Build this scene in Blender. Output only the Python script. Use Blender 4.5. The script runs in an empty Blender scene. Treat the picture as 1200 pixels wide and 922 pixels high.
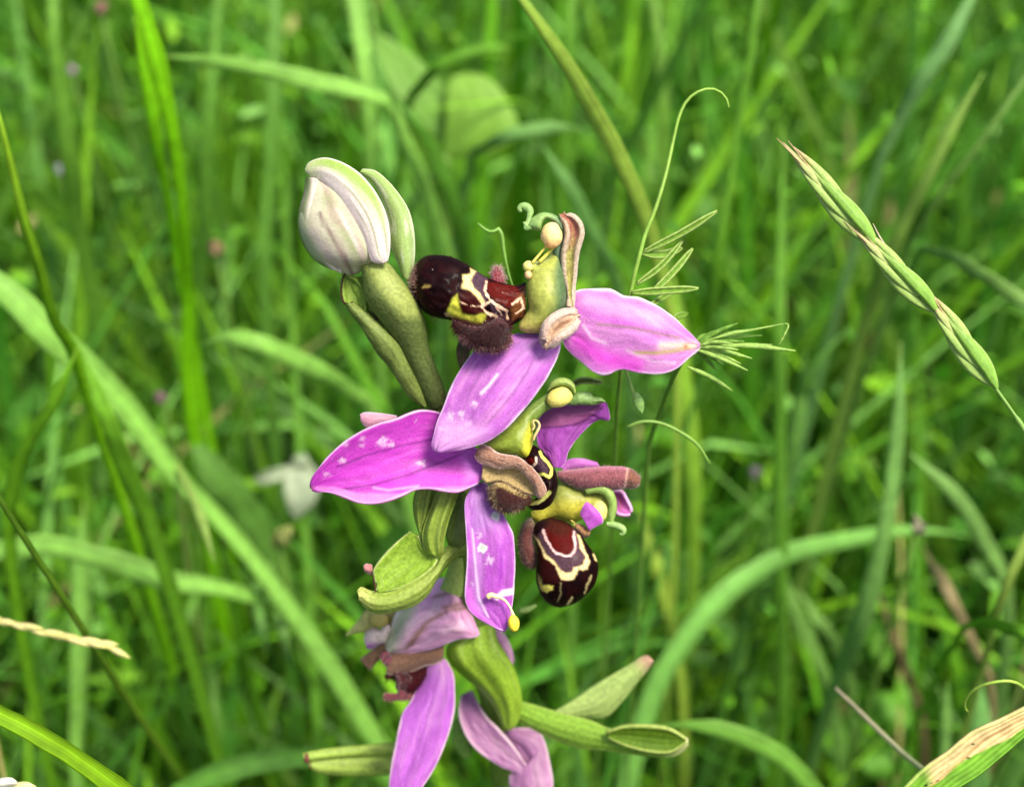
import bpy, math, random
import numpy as np
from mathutils import Vector

# ---------------------------------------------------------------- camera, sky, sun, exposure
# one Blender unit is one centimetre
SC = bpy.context.scene
COL = SC.collection
PITCH = math.radians(38)
D = 12.8                 # camera to flower spike
WID = 10.2               # width of the view at that distance
S = 1200 / WID           # photograph pixels per cm at the flower
GROUND = -21.0
FW = np.array([0, math.cos(PITCH), -math.sin(PITCH)])
RT = np.array([1.0, 0, 0])
UPV = np.array([0, math.sin(PITCH), math.cos(PITCH)])
CAMP = -FW * D

cd = bpy.data.cameras.new('camera')
cam = bpy.data.objects.new('camera', cd)
COL.objects.link(cam)
cam.location = CAMP
cam.rotation_euler = (math.radians(90) - PITCH, 0, 0)
cd.sensor_width = 36
cd.lens = 36 * D / WID
cd.clip_start = 0.5
cd.clip_end = 20000
cd.dof.use_dof = True
cd.dof.focus_distance = D - 0.08
cd.dof.aperture_fstop = cd.lens * 1e-3 / 0.25
cd.dof.aperture_blades = 0
SC.camera = cam

SUN_EL, SUN_AZ = math.radians(63), math.radians(122)     # azimuth from +Y towards +X
w = bpy.data.worlds.new("World")
SC.world = w
w.use_nodes = True
nt = w.node_tree
bg = nt.nodes['Background']
sky = nt.nodes.new('ShaderNodeTexSky')
sky.sky_type = 'NISHITA'
sky.sun_disc = False
sky.sun_elevation = SUN_EL
sky.sun_rotation = SUN_AZ
sky.air_density = 1.0
sky.dust_density = 4.0
sky.ozone_density = 0.6
nt.links.new(sky.outputs[0], bg.inputs[0])
bg.inputs[1].default_value = 0.088
sl = bpy.data.lights.new('sun', 'SUN')
sl.energy = 2.7
sl.angle = math.radians(20)
sl.color = (1.0, 0.92, 0.76)
so = bpy.data.objects.new('sun', sl)
COL.objects.link(so)
sd = Vector((math.sin(SUN_AZ) * math.cos(SUN_EL), math.cos(SUN_AZ) * math.cos(SUN_EL), math.sin(SUN_EL)))
so.rotation_euler = (-sd).to_track_quat('-Z', 'Y').to_euler()
SC.view_settings.view_transform = 'Standard'
SC.view_settings.look = 'None'
SC.view_settings.gamma = 1
SC.view_settings.exposure = 1.12

# ---------------------------------------------------------------- helpers
rng = np.random.default_rng(7)
random.seed(7)

def rgb(r, g, b, k=1.0):
    c = np.array([r, g, b]) / 255.0
    return np.where(c <= .04045, c / 12.92, ((c + .055) / 1.055) ** 2.4) * k

def proj(P):
    """photo pixel and depth of world points"""
    R = P - CAMP
    z = R @ FW
    return 600 + (R @ RT) / z * D * S, 461 - (R @ UPV) / z * D * S, z

def PD(x, y, z):
    """world point seen at photo pixel x, y and z cm from the camera"""
    x = np.asarray(x, float); y = np.asarray(y, float); z = np.asarray(z, float)
    a = (x - 600) / S * z / D
    b = (461 - y) / S * z / D
    return CAMP + a[..., None] * RT + b[..., None] * UPV + z[..., None] * FW

def P(x, y, d=0.0):
    """as PD, but d photo pixels nearer than the flower spike"""
    x = np.asarray(x, float)
    return PD(x, y, D - np.asarray(d, float) / S + 0 * x)

def cv(ox, oy, s, pts):
    return [(ox + p[0] / s, oy + p[1] / s) + tuple(p[2:]) for p in pts]

def spline(pts, n):
    """Catmull-Rom through pts, n samples even in length"""
    p = np.array(pts, float)
    if len(p) == 2:
        t = np.linspace(0, 1, n)[:, None]
        return p[0] * (1 - t) + p[1] * t
    q = np.vstack([2 * p[0] - p[1], p, 2 * p[-1] - p[-2]])
    out = []
    for i in range(len(p) - 1):
        a, b, c, d = q[i:i + 4]
        t = np.linspace(0, 1, 24, endpoint=False)[:, None]
        out.append(.5 * (2 * b + (c - a) * t + (2 * a - 5 * b + 4 * c - d) * t * t + (3 * b - a - 3 * c + d) * t ** 3))
    f = np.vstack(out + [p[-1:]])
    L = np.concatenate([[0], np.cumsum(np.linalg.norm(np.diff(f[:, :min(3, f.shape[1])], axis=0), axis=1))])
    s = np.linspace(0, L[-1], n)
    return np.stack([np.interp(s, L, f[:, k]) for k in range(f.shape[1])], 1)

_lat = {}
def sinterp(v, vals):
    """smooth curve through evenly spaced values"""
    p = np.array(vals, float); n = len(p) - 1
    q = np.concatenate([[2 * p[0] - p[1]], p, [2 * p[-1] - p[-2]]])
    x = np.clip(np.asarray(v, float), 0, 1) * n
    i = np.minimum(x.astype(int), n - 1); t = x - i
    a, b, c, d = q[i], q[i + 1], q[i + 2], q[i + 3]
    return .5 * (2 * b + (c - a) * t + (2 * a - 5 * b + 4 * c - d) * t * t + (3 * b - a - 3 * c + d) * t ** 3)

def vn(x, y, seed=0):
    """value noise 0..1"""
    if seed not in _lat:
        _lat[seed] = np.random.default_rng(seed + 100).random((256, 256))
    T = _lat[seed]
    xi = np.floor(x).astype(int); yi = np.floor(y).astype(int)
    fx = x - xi; fy = y - yi
    fx = fx * fx * (3 - 2 * fx); fy = fy * fy * (3 - 2 * fy)
    g = lambda a, b: T[a % 256, b % 256]
    return (g(xi, yi) * (1 - fx) + g(xi + 1, yi) * fx) * (1 - fy) + (g(xi, yi + 1) * (1 - fx) + g(xi + 1, yi + 1) * fx) * fy

def fbm(x, y, seed=0):
    return .55 * vn(x, y, seed) + .28 * vn(x * 2.1, y * 2.1, seed + 1) + .17 * vn(x * 4.3, y * 4.3, seed + 2)

def sm(a, b, x):
    t = np.clip((x - a) / (b - a + 1e-9), 0, 1)
    return t * t * (3 - 2 * t)

def mix(c, n, f):
    f = np.asarray(f)[..., None]
    return c * (1 - f) + np.asarray(n) * f

def dline(X, Y, pts):
    """distance in px to a polyline"""
    m = np.full(np.shape(X), 1e9)
    for (a, b) in zip(pts[:-1], pts[1:]):
        ax, ay = a[:2]; bx, by = b[:2]
        vx, vy = bx - ax, by - ay
        t = np.clip(((X - ax) * vx + (Y - ay) * vy) / (vx * vx + vy * vy + 1e-9), 0, 1)
        m = np.minimum(m, np.hypot(X - ax - t * vx, Y - ay - t * vy))
    return m

def inpoly(X, Y, pts):
    c = np.zeros(np.shape(X), bool)
    n = len(pts)
    for i in range(n):
        x1, y1 = pts[i][:2]; x2, y2 = pts[(i + 1) % n][:2]
        k = ((y1 > Y) != (y2 > Y)) & (X < (x2 - x1) * (Y - y1) / ((y2 - y1) if y2 != y1 else 1e-9) + x1)
        c ^= k
    return c

def spoly(X, Y, pts, soft=1.5):
    """soft polygon mask"""
    d = dline(X, Y, list(pts) + [pts[0]])
    s = np.where(inpoly(X, Y, pts), d, -d)
    return sm(-soft, soft, s)

WLOC = {}
def link(o, parent, wl):
    COL.objects.link(o)
    WLOC[o.name] = np.array(wl, float)
    if parent is not None:
        o.parent = parent
        o.location = np.array(wl) - WLOC[parent.name]
    else:
        o.location = wl
    return o

def empty(name, loc, label, cat, group=None):
    o = bpy.data.objects.new(name, None)
    o.empty_display_size = .3
    link(o, None, loc)
    return tag(o, label, cat, group)

def tag(o, label=None, cat=None, group=None, kind=None):
    if label: o['label'] = label
    if cat: o['category'] = cat
    if group: o['group'] = group
    if kind: o['kind'] = kind
    return o

def mk(name, V, F, mat, parent=None, col=None, uv=None, origin=None, thick=0, label=None, smooth=True):
    V = np.asarray(V, float).reshape(-1, 3)
    if origin is None:
        origin = V.mean(0)
    origin = np.asarray(origin, float)
    me = bpy.data.meshes.new(name)
    F = np.asarray(F)
    nv, nf, k = len(V), len(F), F.shape[1]
    me.vertices.add(nv)
    me.vertices.foreach_set('co', (V - origin).astype(np.float32).ravel())
    me.loops.add(nf * k)
    me.loops.foreach_set('vertex_index', F.astype(np.int32).ravel())
    me.polygons.add(nf)
    me.polygons.foreach_set('loop_start', np.arange(0, nf * k, k, dtype=np.int32))
    me.polygons.foreach_set('loop_total', np.full(nf, k, np.int32))
    me.update(calc_edges=True)
    if smooth:
        me.polygons.foreach_set('use_smooth', np.ones(nf, bool))
    if col is not None:
        c = np.ones((nv, 4), np.float32)
        c[:, :3] = np.clip(np.asarray(col).reshape(-1, 3) if np.ndim(col) > 1 else np.tile(col, (nv, 1)), 0, 1)
        at = me.attributes.new('Col', 'FLOAT_COLOR', 'POINT')
        at.data.foreach_set('color', c.ravel())
    if uv is not None:
        ul = me.uv_layers.new(name='UVMap')
        ul.data.foreach_set('uv', np.asarray(uv, np.float32).reshape(-1, 2)[F.ravel()].ravel())
    me.validate()
    me.materials.append(mat)
    o = bpy.data.objects.new(name, me)
    link(o, parent, origin)
    if thick:
        m = o.modifiers.new('thickness', 'SOLIDIFY')
        m.thickness = thick
        m.offset = 0
    if label: o['label'] = label
    return o

def gridF(n, m, wrap=False):
    i, j = np.meshgrid(np.arange(n - 1), np.arange(m if wrap else m - 1), indexing='ij')
    jn = (j + 1) % m
    return np.stack([i * m + j, i * m + jn, (i + 1) * m + jn, (i + 1) * m + j], -1).reshape(-1, 4)

# ---------------------------------------------------------------- materials
def mat_new(name):
    m = bpy.data.materials.new(name)
    m.use_nodes = True
    n = m.node_tree.nodes
    return m, n, m.node_tree.links, n['Principled BSDF'], n['Material Output']

def mat_skin(name, rough=.5, trans=.25, grain=30.0, amp=.18, bump=.25, bdist=.02, spec=.4, sheen=0.0, coat=0.0, tsat=1.0, stripes=0.0, sub=0.0):
    """plant tissue: pigment from the mesh's Col attribute, broken up by fine noise, with relief and some light let through"""
    m, n, l, b, out = mat_new(name)
    at = n.new('ShaderNodeAttribute'); at.attribute_name = 'Col'
    tc = n.new('ShaderNodeTexCoord')
    no = n.new('ShaderNodeTexNoise'); no.inputs['Scale'].default_value = grain; no.inputs['Detail'].default_value = 4
    l.new(tc.outputs['Object'], no.inputs['Vector'])
    mr = n.new('ShaderNodeMapRange')
    mr.inputs['From Min'].default_value = .3; mr.inputs['From Max'].default_value = .7
    mr.inputs['To Min'].default_value = 1 - amp; mr.inputs['To Max'].default_value = 1 + amp
    l.new(no.outputs['Fac'], mr.inputs['Value'])
    val = mr.outputs[0]; hgt = no.outputs['Fac']
    if stripes:
        uvn = n.new('ShaderNodeUVMap')
        sp = n.new('ShaderNodeSeparateXYZ'); l.new(uvn.outputs[0], sp.inputs[0])
        mu = n.new('ShaderNodeMath'); mu.operation = 'MULTIPLY'; mu.inputs[1].default_value = stripes
        l.new(sp.outputs[0], mu.inputs[0])
        si = n.new('ShaderNodeMath'); si.operation = 'SINE'; l.new(mu.outputs[0], si.inputs[0])
        m2 = n.new('ShaderNodeMapRange'); m2.inputs['From Min'].default_value = -1
        m2.inputs['To Min'].default_value = .95; m2.inputs['To Max'].default_value = 1.04
        l.new(si.outputs[0], m2.inputs['Value'])
        m3 = n.new('ShaderNodeMath'); m3.operation = 'MULTIPLY'
        l.new(val, m3.inputs[0]); l.new(m2.outputs[0], m3.inputs[1]); val = m3.outputs[0]
        m4 = n.new('ShaderNodeMath'); m4.operation = 'MULTIPLY_ADD'; m4.inputs[1].default_value = .3
        l.new(si.outputs[0], m4.inputs[0]); l.new(hgt, m4.inputs[2]); hgt = m4.outputs[0]
    vm = n.new('ShaderNodeVectorMath'); vm.operation = 'SCALE'
    l.new(at.outputs['Color'], vm.inputs[0]); l.new(val, vm.inputs['Scale'])
    l.new(vm.outputs[0], b.inputs['Base Color'])
    b.inputs['Roughness'].default_value = rough
    b.inputs['Specular IOR Level'].default_value = spec
    b.inputs['Sheen Weight'].default_value = sheen
    b.inputs['Coat Weight'].default_value = coat
    b.inputs['Coat Roughness'].default_value = .12
    if sub:
        b.inputs['Subsurface Weight'].default_value = sub
        b.inputs['Subsurface Radius'].default_value = (.08, .05, .03)
        b.inputs['Subsurface Scale'].default_value = 1.0
    if bump:
        bp = n.new('ShaderNodeBump'); bp.inputs['Strength'].default_value = bump; bp.inputs['Distance'].default_value = bdist
        l.new(hgt, bp.inputs['Height']); l.new(bp.outputs[0], b.inputs['Normal'])
    if trans:
        tr = n.new('ShaderNodeBsdfTranslucent')
        hs = n.new('ShaderNodeHueSaturation'); hs.inputs['Saturation'].default_value = tsat; hs.inputs['Value'].default_value = 1.25
        l.new(vm.outputs[0], hs.inputs['Color']); l.new(hs.outputs[0], tr.inputs['Color'])
        mx = n.new('ShaderNodeMixShader'); mx.inputs[0].default_value = trans
        l.new(b.outputs[0], mx.inputs[1]); l.new(tr.outputs[0], mx.inputs[2]); l.new(mx.outputs[0], out.inputs['Surface'])
    return m

M_PETAL = mat_skin('sepal_tissue', rough=.38, trans=.30, grain=64, amp=.14, bump=.5, bdist=.01, spec=.25, sheen=.0)
M_BUD = mat_skin('bud_sepal', rough=.55, trans=.28, grain=40, amp=.12, bump=.3, bdist=.01, spec=.2)
M_FELT = mat_skin('felted_petal', rough=.8, trans=.12, grain=40, amp=.3, bump=.6, bdist=.015, spec=.2, sheen=.4)
M_GREEN = mat_skin('green_flesh', rough=.42, trans=.14, grain=26, amp=.2, bump=.3, bdist=.012, spec=.3)
M_BRACT = mat_skin('bract_leaf', rough=.5, trans=.24, grain=26, amp=.22, bump=.6, bdist=.014, spec=.25, stripes=26)
M_LIP = mat_skin('glossy_lip', rough=.55, trans=0, grain=45, amp=.3, bump=.15, bdist=.006, spec=.06, coat=.03)
M_HAIR = mat_skin('fine_hair', rough=.5, trans=.3, grain=10, amp=.1, bump=0, spec=.4)
M_LEAF = mat_skin('grass_leaf', rough=.5, trans=.22, grain=5, amp=.16, bump=.3, bdist=.02, spec=.2, stripes=40, tsat=1.15)
M_STEM = mat_skin('grass_stem', rough=.45, trans=.12, grain=8, amp=.18, bump=.25, bdist=.01, spec=.4)
M_DRY = mat_skin('dry_leaf', rough=.7, trans=.15, grain=8, amp=.25, bump=.5, bdist=.02, spec=.25, stripes=46)
M_HUSK = mat_skin('spikelet_husk', rough=.5, trans=.2, grain=22, amp=.16, bump=.4, bdist=.01, spec=.4, stripes=30)
M_POLLEN = mat_skin('pollen_mass', rough=.55, trans=0, grain=55, amp=.12, bump=.6, bdist=.012, spec=.35, sub=.3)

# ---------------------------------------------------------------- shape makers
NORM = {}
def petal(name, L, R, mat, colf, parent, d=(0, 0), cup=0.0, ripple=0.0, nl=90, nw=40, thick=.035, seed=1, fold=0.0, label=None, dl=0.0, dr=0.0, wav=0.0, fr=7.0):
    """sheet between the edges L and R, both from base to tip; d = depth along the middle, cup lifts (+) the edges towards the camera"""
    a = spline(L, nl); b = spline(R, nl)
    v = np.linspace(0, 1, nl)[:, None]; u = np.linspace(-1, 1, nw)[None, :]
    f = (u + 1) / 2
    X = a[:, :1] * (1 - f) + b[:, :1] * f
    Y = a[:, 1:2] * (1 - f) + b[:, 1:2] * f
    dm = sinterp(v, d)
    wd = np.hypot(b[:, 0] - a[:, 0], b[:, 1] - a[:, 1])[:, None]
    Z = dm + cup * u ** 2 * wd / (wd.max() + 1e-6) + fold * np.abs(u) * wd / (wd.max() + 1e-6)
    Z = Z + dl * np.clip(-u, 0, 1) ** 1.5 + dr * np.clip(u, 0, 1) ** 1.5
    if ripple:
        e = np.abs(u) ** 3
        Z = Z + ripple * e * (vn(v * fr + 3 + 40 * (u > 0), v * 0 + .5 + 0 * u, seed) - .5) * 2
    if wav:
        Z = Z + wav * (fbm(u * 1.6 + 5, v * 4 + 2, seed + 9) - .5) * 2
    C = colf(u + 0 * v, v + 0 * u, X, Y)
    V = P(X, Y, Z)
    uv = np.stack([(f + 0 * v), (v + 0 * u)], -1)
    o = mk(name, V, gridF(nl, nw), mat, parent, C, uv, V[0, nw // 2], thick, label)
    NORM[o.name] = V
    return o

def loft(name, L, R, mat, colf, parent, d=(0, 0), bulge=(10, 10), back=None, nl=60, nr=40, label=None, wav=0.0, seed=3, sq=1.0, ribs=0, ribd=0.0):
    """closed round body whose outline runs along L and R"""
    a = spline(L, nl); b = spline(R, nl)
    th = np.linspace(0, 2 * math.pi, nr, endpoint=False)[None, :]
    v = np.linspace(0, 1, nl)[:, None]
    cs, sn = np.cos(th), np.sin(th)
    cs2 = np.sign(cs) * np.abs(cs) ** sq; sn2 = np.sign(sn) * np.abs(sn) ** sq
    X = (a[:, :1] + b[:, :1]) / 2 - (b[:, :1] - a[:, :1]) * -.5 * -cs2
    Y = (a[:, 1:2] + b[:, 1:2]) / 2 - (b[:, 1:2] - a[:, 1:2]) * -.5 * -cs2
    wd = np.hypot(b[:, 0] - a[:, 0], b[:, 1] - a[:, 1])[:, None]
    wf = np.clip(wd / (wd.max() + 1e-6), 0, 1)
    bu = sinterp(v, bulge) * np.sqrt(wf)
    bk = bu if back is None else sinterp(v, back) * np.sqrt(wf)
    Z = sinterp(v, d) + np.where(sn > 0, bu, bk) * sn2
    if ribs:
        Z = Z + ribd * np.cos(ribs * th) * wf * (sn > -.2)
    if wav:
        Z = Z + wav * (fbm(cs * 1.5 + 4, v * 5 + 1, seed) - .5) * 2
    C = colf(-cs + 0 * v, v + 0 * th, X, Y, sn + 0 * v)
    V = P(X, Y, Z)
    uv = np.stack([th / (2 * math.pi) + 0 * v, v + 0 * th], -1)
    o = mk(name, V, gridF(nl, nr, True), mat, parent, C, uv, None, 0, label)
    NORM[o.name] = V
    return o

def tube_mesh(pts, rad, ns=8):
    """world points with radii in cm -> verts, faces; the ends close to a point"""
    p = np.asarray(pts, float); n = len(p)
    r = np.array(np.broadcast_to(np.asarray(rad, float), (n,)))
    T = np.gradient(p, axis=0); T /= np.linalg.norm(T, axis=1)[:, None] + 1e-12
    p = np.vstack([p[:1] - T[:1] * r[0] * .4, p, p[-1:] + T[-1:] * r[-1] * .4])
    T = np.vstack([T[:1], T, T[-1:]]); r = np.concatenate([[r[0] * .08], r, [r[-1] * .08]])
    ref = np.array([.31, .2, .93]) if abs(T[0] @ np.array([.31, .2, .93])) < .9 else np.array([1.0, 0, 0])
    A = ref - (T @ ref)[:, None] * T
    A /= np.linalg.norm(A, axis=1)[:, None] + 1e-12
    B = np.cross(T, A)
    th = np.linspace(0, 2 * math.pi, ns, endpoint=False)
    V = p[:, None] + r[:, None, None] * (np.cos(th)[None, :, None] * A[:, None] + np.sin(th)[None, :, None] * B[:, None])
    return V.reshape(-1, 3), gridF(n + 2, ns, True)

def tube(name, pts, rad, mat, col, parent, n=30, ns=8, px=True, label=None, col2=None):
    """pts (px, py, d), radius in photo px"""
    s = spline(pts, n)
    w = P(s[:, 0], s[:, 1], s[:, 2])
    r = np.interp(np.linspace(0, 1, n), np.linspace(0, 1, len(rad)), rad) / S
    return tube_w(name, w, r, mat, col, parent, ns, label, col2)

def tube_w(name, w, r, mat, col, parent, ns=8, label=None, col2=None, origin=None):
    V, F = tube_mesh(w, r, ns)
    n = len(w)
    t = np.repeat(np.concatenate([[0], np.linspace(0, 1, n), [1]]), ns)
    C = mix(np.tile(col, (len(t), 1)), col if col2 is None else col2, t)
    return mk(name, V, F, mat, parent, C, np.stack([t, t], 1), origin, 0, label)

def hairs(name, roots, dirs, lens, rad, c0, c1, parent, curl=.25, label=None):
    """joined tapering hairs"""
    n = len(roots)
    d = dirs / (np.linalg.norm(dirs, axis=1)[:, None] + 1e-9)
    a = np.cross(d, rng.normal(size=(n, 3))); a /= np.linalg.norm(a, axis=1)[:, None] + 1e-9
    b = np.cross(d, a)
    lens = np.broadcast_to(lens, (n,))[:, None]
    rad = np.broadcast_to(rad, (n,))[:, None]
    mid = roots + d * lens * .55
    tip = roots + d * lens + a * lens * curl
    V = []
    for k in range(3):
        t = 2 * math.pi * k / 3
        V.append(roots + rad * (math.cos(t) * a + math.sin(t) * b))
    for k in range(3):
        t = 2 * math.pi * k / 3
        V.append(mid + rad * .7 * (math.cos(t) * a + math.sin(t) * b))
    V.append(tip)
    V = np.stack(V, 1)
    base = (np.arange(n) * 7)[:, None]
    F = []
    for k in range(3):
        kn = (k + 1) % 3
        F += [[k, kn, 3 + kn], [k, 3 + kn, 3 + k], [3 + k, 3 + kn, 6]]
    F = (base[:, :, None] + np.array(F)[None]).reshape(-1, 3)
    c0 = np.broadcast_to(c0, (n, 3)); c1 = np.broadcast_to(c1, (n, 3))
    C = np.stack([c0] * 3 + [(c0 + c1) / 2] * 3 + [c1], 1)
    o = mk(name, V, F, M_HAIR, parent, C.reshape(-1, 3), None, None, 0, label)
    o['kind'] = 'stuff'
    return o

def surf_hairs(name, o, n, ln, rad, c0, c1, parent, region=None, front=True, gravity=(0, 0, 0), outward=1.0, rnd=.45):
    """hairs rooted on a lofted body or sheet, chosen by region(px, py)"""
    V = NORM[o.name]
    nl, nr = V.shape[:2]
    du = np.roll(V, -1, 1) - V; dv = np.gradient(V, axis=0)
    N = np.cross(du, dv)
    N /= np.linalg.norm(N, axis=2)[..., None] + 1e-12
    ctr = V.mean(1, keepdims=True)
    sg = np.sign(((V - ctr) * N).sum(2, keepdims=True)); N = N * np.where(sg == 0, 1, sg)
    i = rng.integers(1, nl - 2, n * 6); j = rng.integers(0, nr - 1, n * 6)
    t = rng.random((n * 6, 1)); s = rng.random((n * 6, 1))
    p = V[i, j] * (1 - t) + V[i, j + 1] * t + (V[i + 1, j] - V[i, j]) * s
    nn = N[i, j]
    x, y, z = proj(p)
    k = np.ones(len(p), bool)
    if region: k &= region(x, y)
    if front: k &= (nn @ -FW) > -.35
    p, nn = p[k][:n], nn[k][:n]
    dd = nn * outward + rng.normal(size=nn.shape) * rnd + np.array(gravity)
    return hairs(name, p - nn * .003, dd, ln * (.3 + 1.25 * rng.random(len(p)) ** 2), rad, c0, c1, parent)

def ball(name, x, y, d, rx, ry, rz, mat, col, parent, n=18, label=None, lump=.08, ang=0.0):
    """slightly uneven rounded mass, radii in photo px"""
    th = np.linspace(0, 2 * math.pi, n * 2, endpoint=False)[None, :]
    ph = np.linspace(.02, math.pi - .02, n)[:, None]
    k = 1 + lump * (fbm(th * 1.2 + 3 + 0 * ph, ph * 1.6 + x * .1, 5) - .5) * 2 * np.sin(ph)
    a = rx * np.sin(ph) * np.cos(th) * k; b = ry * np.cos(ph) * k + 0 * th
    X = x + a * math.cos(ang) - b * math.sin(ang); Y = y + a * math.sin(ang) + b * math.cos(ang)
    Z = d + rz * np.sin(ph) * np.sin(th) * k
    C = col(X, Y) if callable(col) else np.tile(col, (X.size, 1))
    o = mk(name, P(X, Y, Z), gridF(n, n * 2, True), mat, parent, C, None, None, 0, label)
    NORM[o.name] = P(X, Y, Z)
    return o
# ---------------------------------------------------------------- the orchid
def down_to_ground(p, lean=(0, 0), n=10):
    """world points from p down to the ground, bending to the vertical"""
    p = np.asarray(p, float)
    t = np.linspace(0, 1, n + 1)[1:]
    h = p[2] - GROUND + .4
    return np.stack([p[0] + lean[0] * t, p[1] + lean[1] * t, p[2] - h * t], 1)

stem_px = spline([(512, 462, -52), (524, 520, -66), (540, 590, -95), (553, 660, -150), (560, 740, -225), (578, 820, -300), (590, 900, -365), (594, 960, -420)], 40)
stem_w = P(stem_px[:, 0], stem_px[:, 1], stem_px[:, 2])
stem_all = np.vstack([stem_w, down_to_ground(stem_w[-1], (.5, .6), 24)])
ROOT = np.array([stem_all[-1][0], stem_all[-1][1], GROUND])
ORCH = empty('bee_orchid', ROOT, 'bee orchid with pink sepals, dark furry lips and a pale closed bud, the only orchid', 'orchid')

STEMG = rgb(120, 150, 62, .8)
st = tube_w('stem', stem_all, np.interp(np.arange(len(stem_all)), [0, 8, 40, 64], [.13, .15, .17, .24]), M_GREEN, STEMG, ORCH, 16)

WHITE = rgb(242, 226, 242)
def sepal_col(main, pale, deep, rim=(.9, 1.0), rimc=WHITE, seed=0, tipw=.0, veins=(0.0, -.42, .42), veinc=rgb(110, 60, 120), vs=.35, spots=(), streak=.5, vw=.03, extra=None, basepale=0):
    main, pale, deep = map(np.array, (main, pale, deep))
    def f(u, v, X, Y):
        n = fbm(u * 2.6 + 7, v * 3.2 + 3, seed)
        s = fbm(u * 9 + 1, v * 1.6 + 4, seed + 20)
        c = mix(np.broadcast_to(main, u.shape + (3,)), pale, sm(.5, .8, .55 * n + .45 * s) * streak * 1.4)
        c = mix(c, deep, sm(.5, .2, .5 * n + .5 * fbm(u * 5 + 9, v * 2.2, seed + 31)) * .8)
        w_ = (1 - v) ** .6 + .15
        for k, p in enumerate(veins):
            wob = p * np.sin(np.pi * np.clip(v, 0, 1) ** .8 * .93 + .12) * 1.05 + .05 * (vn(v * 6, v * 0 + k, seed + 3) - .5)
            dd = np.abs(u - wob)
            fade = (.5 + .5 * vn(v * 9, 0 * v + k * 3, seed + 5)) * sm(.96, .8, v)
            c = mix(c, veinc, np.exp(-(dd / (vw * 1.15)) ** 2) * vs * fade)
        # fine side veins
        fv = np.abs(np.sin((u * 8 + 2.2 * v + .8 * vn(u * 4, v * 8, seed + 7)) * 3.0))
        c = c * (1 - .20 * np.exp(-(fv / .14) ** 2) * (.4 + .9 * vn(u * 5, v * 7, seed + 6)))[..., None]
        c = c * (1 + .10 * (vn(u * 40, v * 60, seed + 8) - .5))[..., None]
        c = c * np.array([1.04, 1.0, .95]) * (.82 + .55 * (fbm(u * 4 + 2, v * 3 + 8, seed + 17) - .45))[..., None]
        c = mix(c, pale, sm(.86, .97, vn(X * .9, Y * .9, seed + 18)) * .35)  # small bright specks painted into the colour for sparkle on the cells
        c = mix(c, c * np.array([.9, .7, .92]), sm(.55, .8, fbm(X * .05, Y * .05, seed + 19)) * .55)
        edge = np.maximum(np.abs(u), sm(.86, 1.03, v) * tipw)
        wobb = .06 * (fbm(u * 2, v * 14, seed + 11) - .5)
        c = mix(c, rimc, sm(rim[0], rim[1], edge + wobb) * .92)
        if basepale:
            c = mix(c, rimc, sm(.18, 0, v) * basepale)
        for (sx, sy, r, a) in spots:
            dd = np.hypot(X - sx, (Y - sy) * 1.1) / r + 2.0 * (fbm(X * .33, Y * .33, seed + 13) - .5)
            c = mix(c, np.array([.86, .78, .86]), sm(1.15, 0, dd) * a * .72)
        if extra: c = extra(c, u, v, X, Y)
        return c
    return f

def flat(c, amp=.25, sc=4.0, seed=0, c2=None):
    c = np.array(c)
    def f(u, v, X, Y, *a):
        n = fbm(u * sc * .5 + 3, v * sc + 2, seed)
        o = np.broadcast_to(c, u.shape + (3,)) * (1 - amp + 2 * amp * n)[..., None]
        return mix(o, c2, v) if c2 is not None else o
    return f

def leafcol(c, seed=0, edge=None, tip=None, ec=None, vein=.25, amp=.2):
    c = np.array(c)
    def f(u, v, X, Y, *a):
        n = fbm(u * 2.5 + 3, v * 4 + 2, seed)
        o = np.broadcast_to(c, u.shape + (3,)) * (1 - amp + 2 * amp * n)[..., None]
        k = np.abs(np.sin((u * 6.5 + .5 * vn(v * 4, u * 0, seed + 3)) * math.pi))
        o = o * (1 - vein * np.exp(-(k / .25) ** 2))[..., None]
        if edge: o = mix(o, ec if ec is not None else rgb(190, 205, 130), sm(edge, 1, np.abs(u)) * .8)
        if tip is not None: o = mix(o, tip, sm(.8, 1.0, v))
        return o
    return f

LILAC, PALE_L, MAG = rgb(214, 132, 222), rgb(238, 186, 238), rgb(214, 82, 214)
PURP = rgb(190, 92, 208)

# ---- topmost flower
COLG = rgb(160, 168, 78)
def col_a(u, v, X, Y, s):
    c = np.broadcast_to(COLG, u.shape + (3,)) * (.85 + .3 * fbm(u * 3, v * 4, 2))[..., None]
    c = mix(c, rgb(84, 112, 72), sm(.05, .8, u + .25 * (fbm(u * 2, v * 5, 4) - .5)) * sm(1.0, .8, v))
    c = mix(c, rgb(214, 200, 110), sm(.72, .98, v))
    c = mix(c, rgb(205, 214, 120), sm(-.3, -.9, u) * sm(.45, .2, v))
    return c
fa = loft('flower', cv(595, 235, 4.98, [(255, 285), (235, 330), (170, 352), (125, 372), (128, 420), (115, 470), (108, 520), (112, 570), (118, 630), (90, 680), (60, 730), (75, 760)]),
          cv(595, 235, 4.98, [(275, 285), (318, 300), (325, 350), (326, 400), (330, 450), (338, 500), (342, 560), (332, 620), (300, 680), (250, 730), (190, 770), (120, 775)]), M_GREEN, col_a, ORCH,
          d=(0, 6, 10, 8, 2), bulge=(5, 20, 24, 16), back=(5, 10, 14, 14), nl=90, nr=60, wav=1.5)
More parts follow.
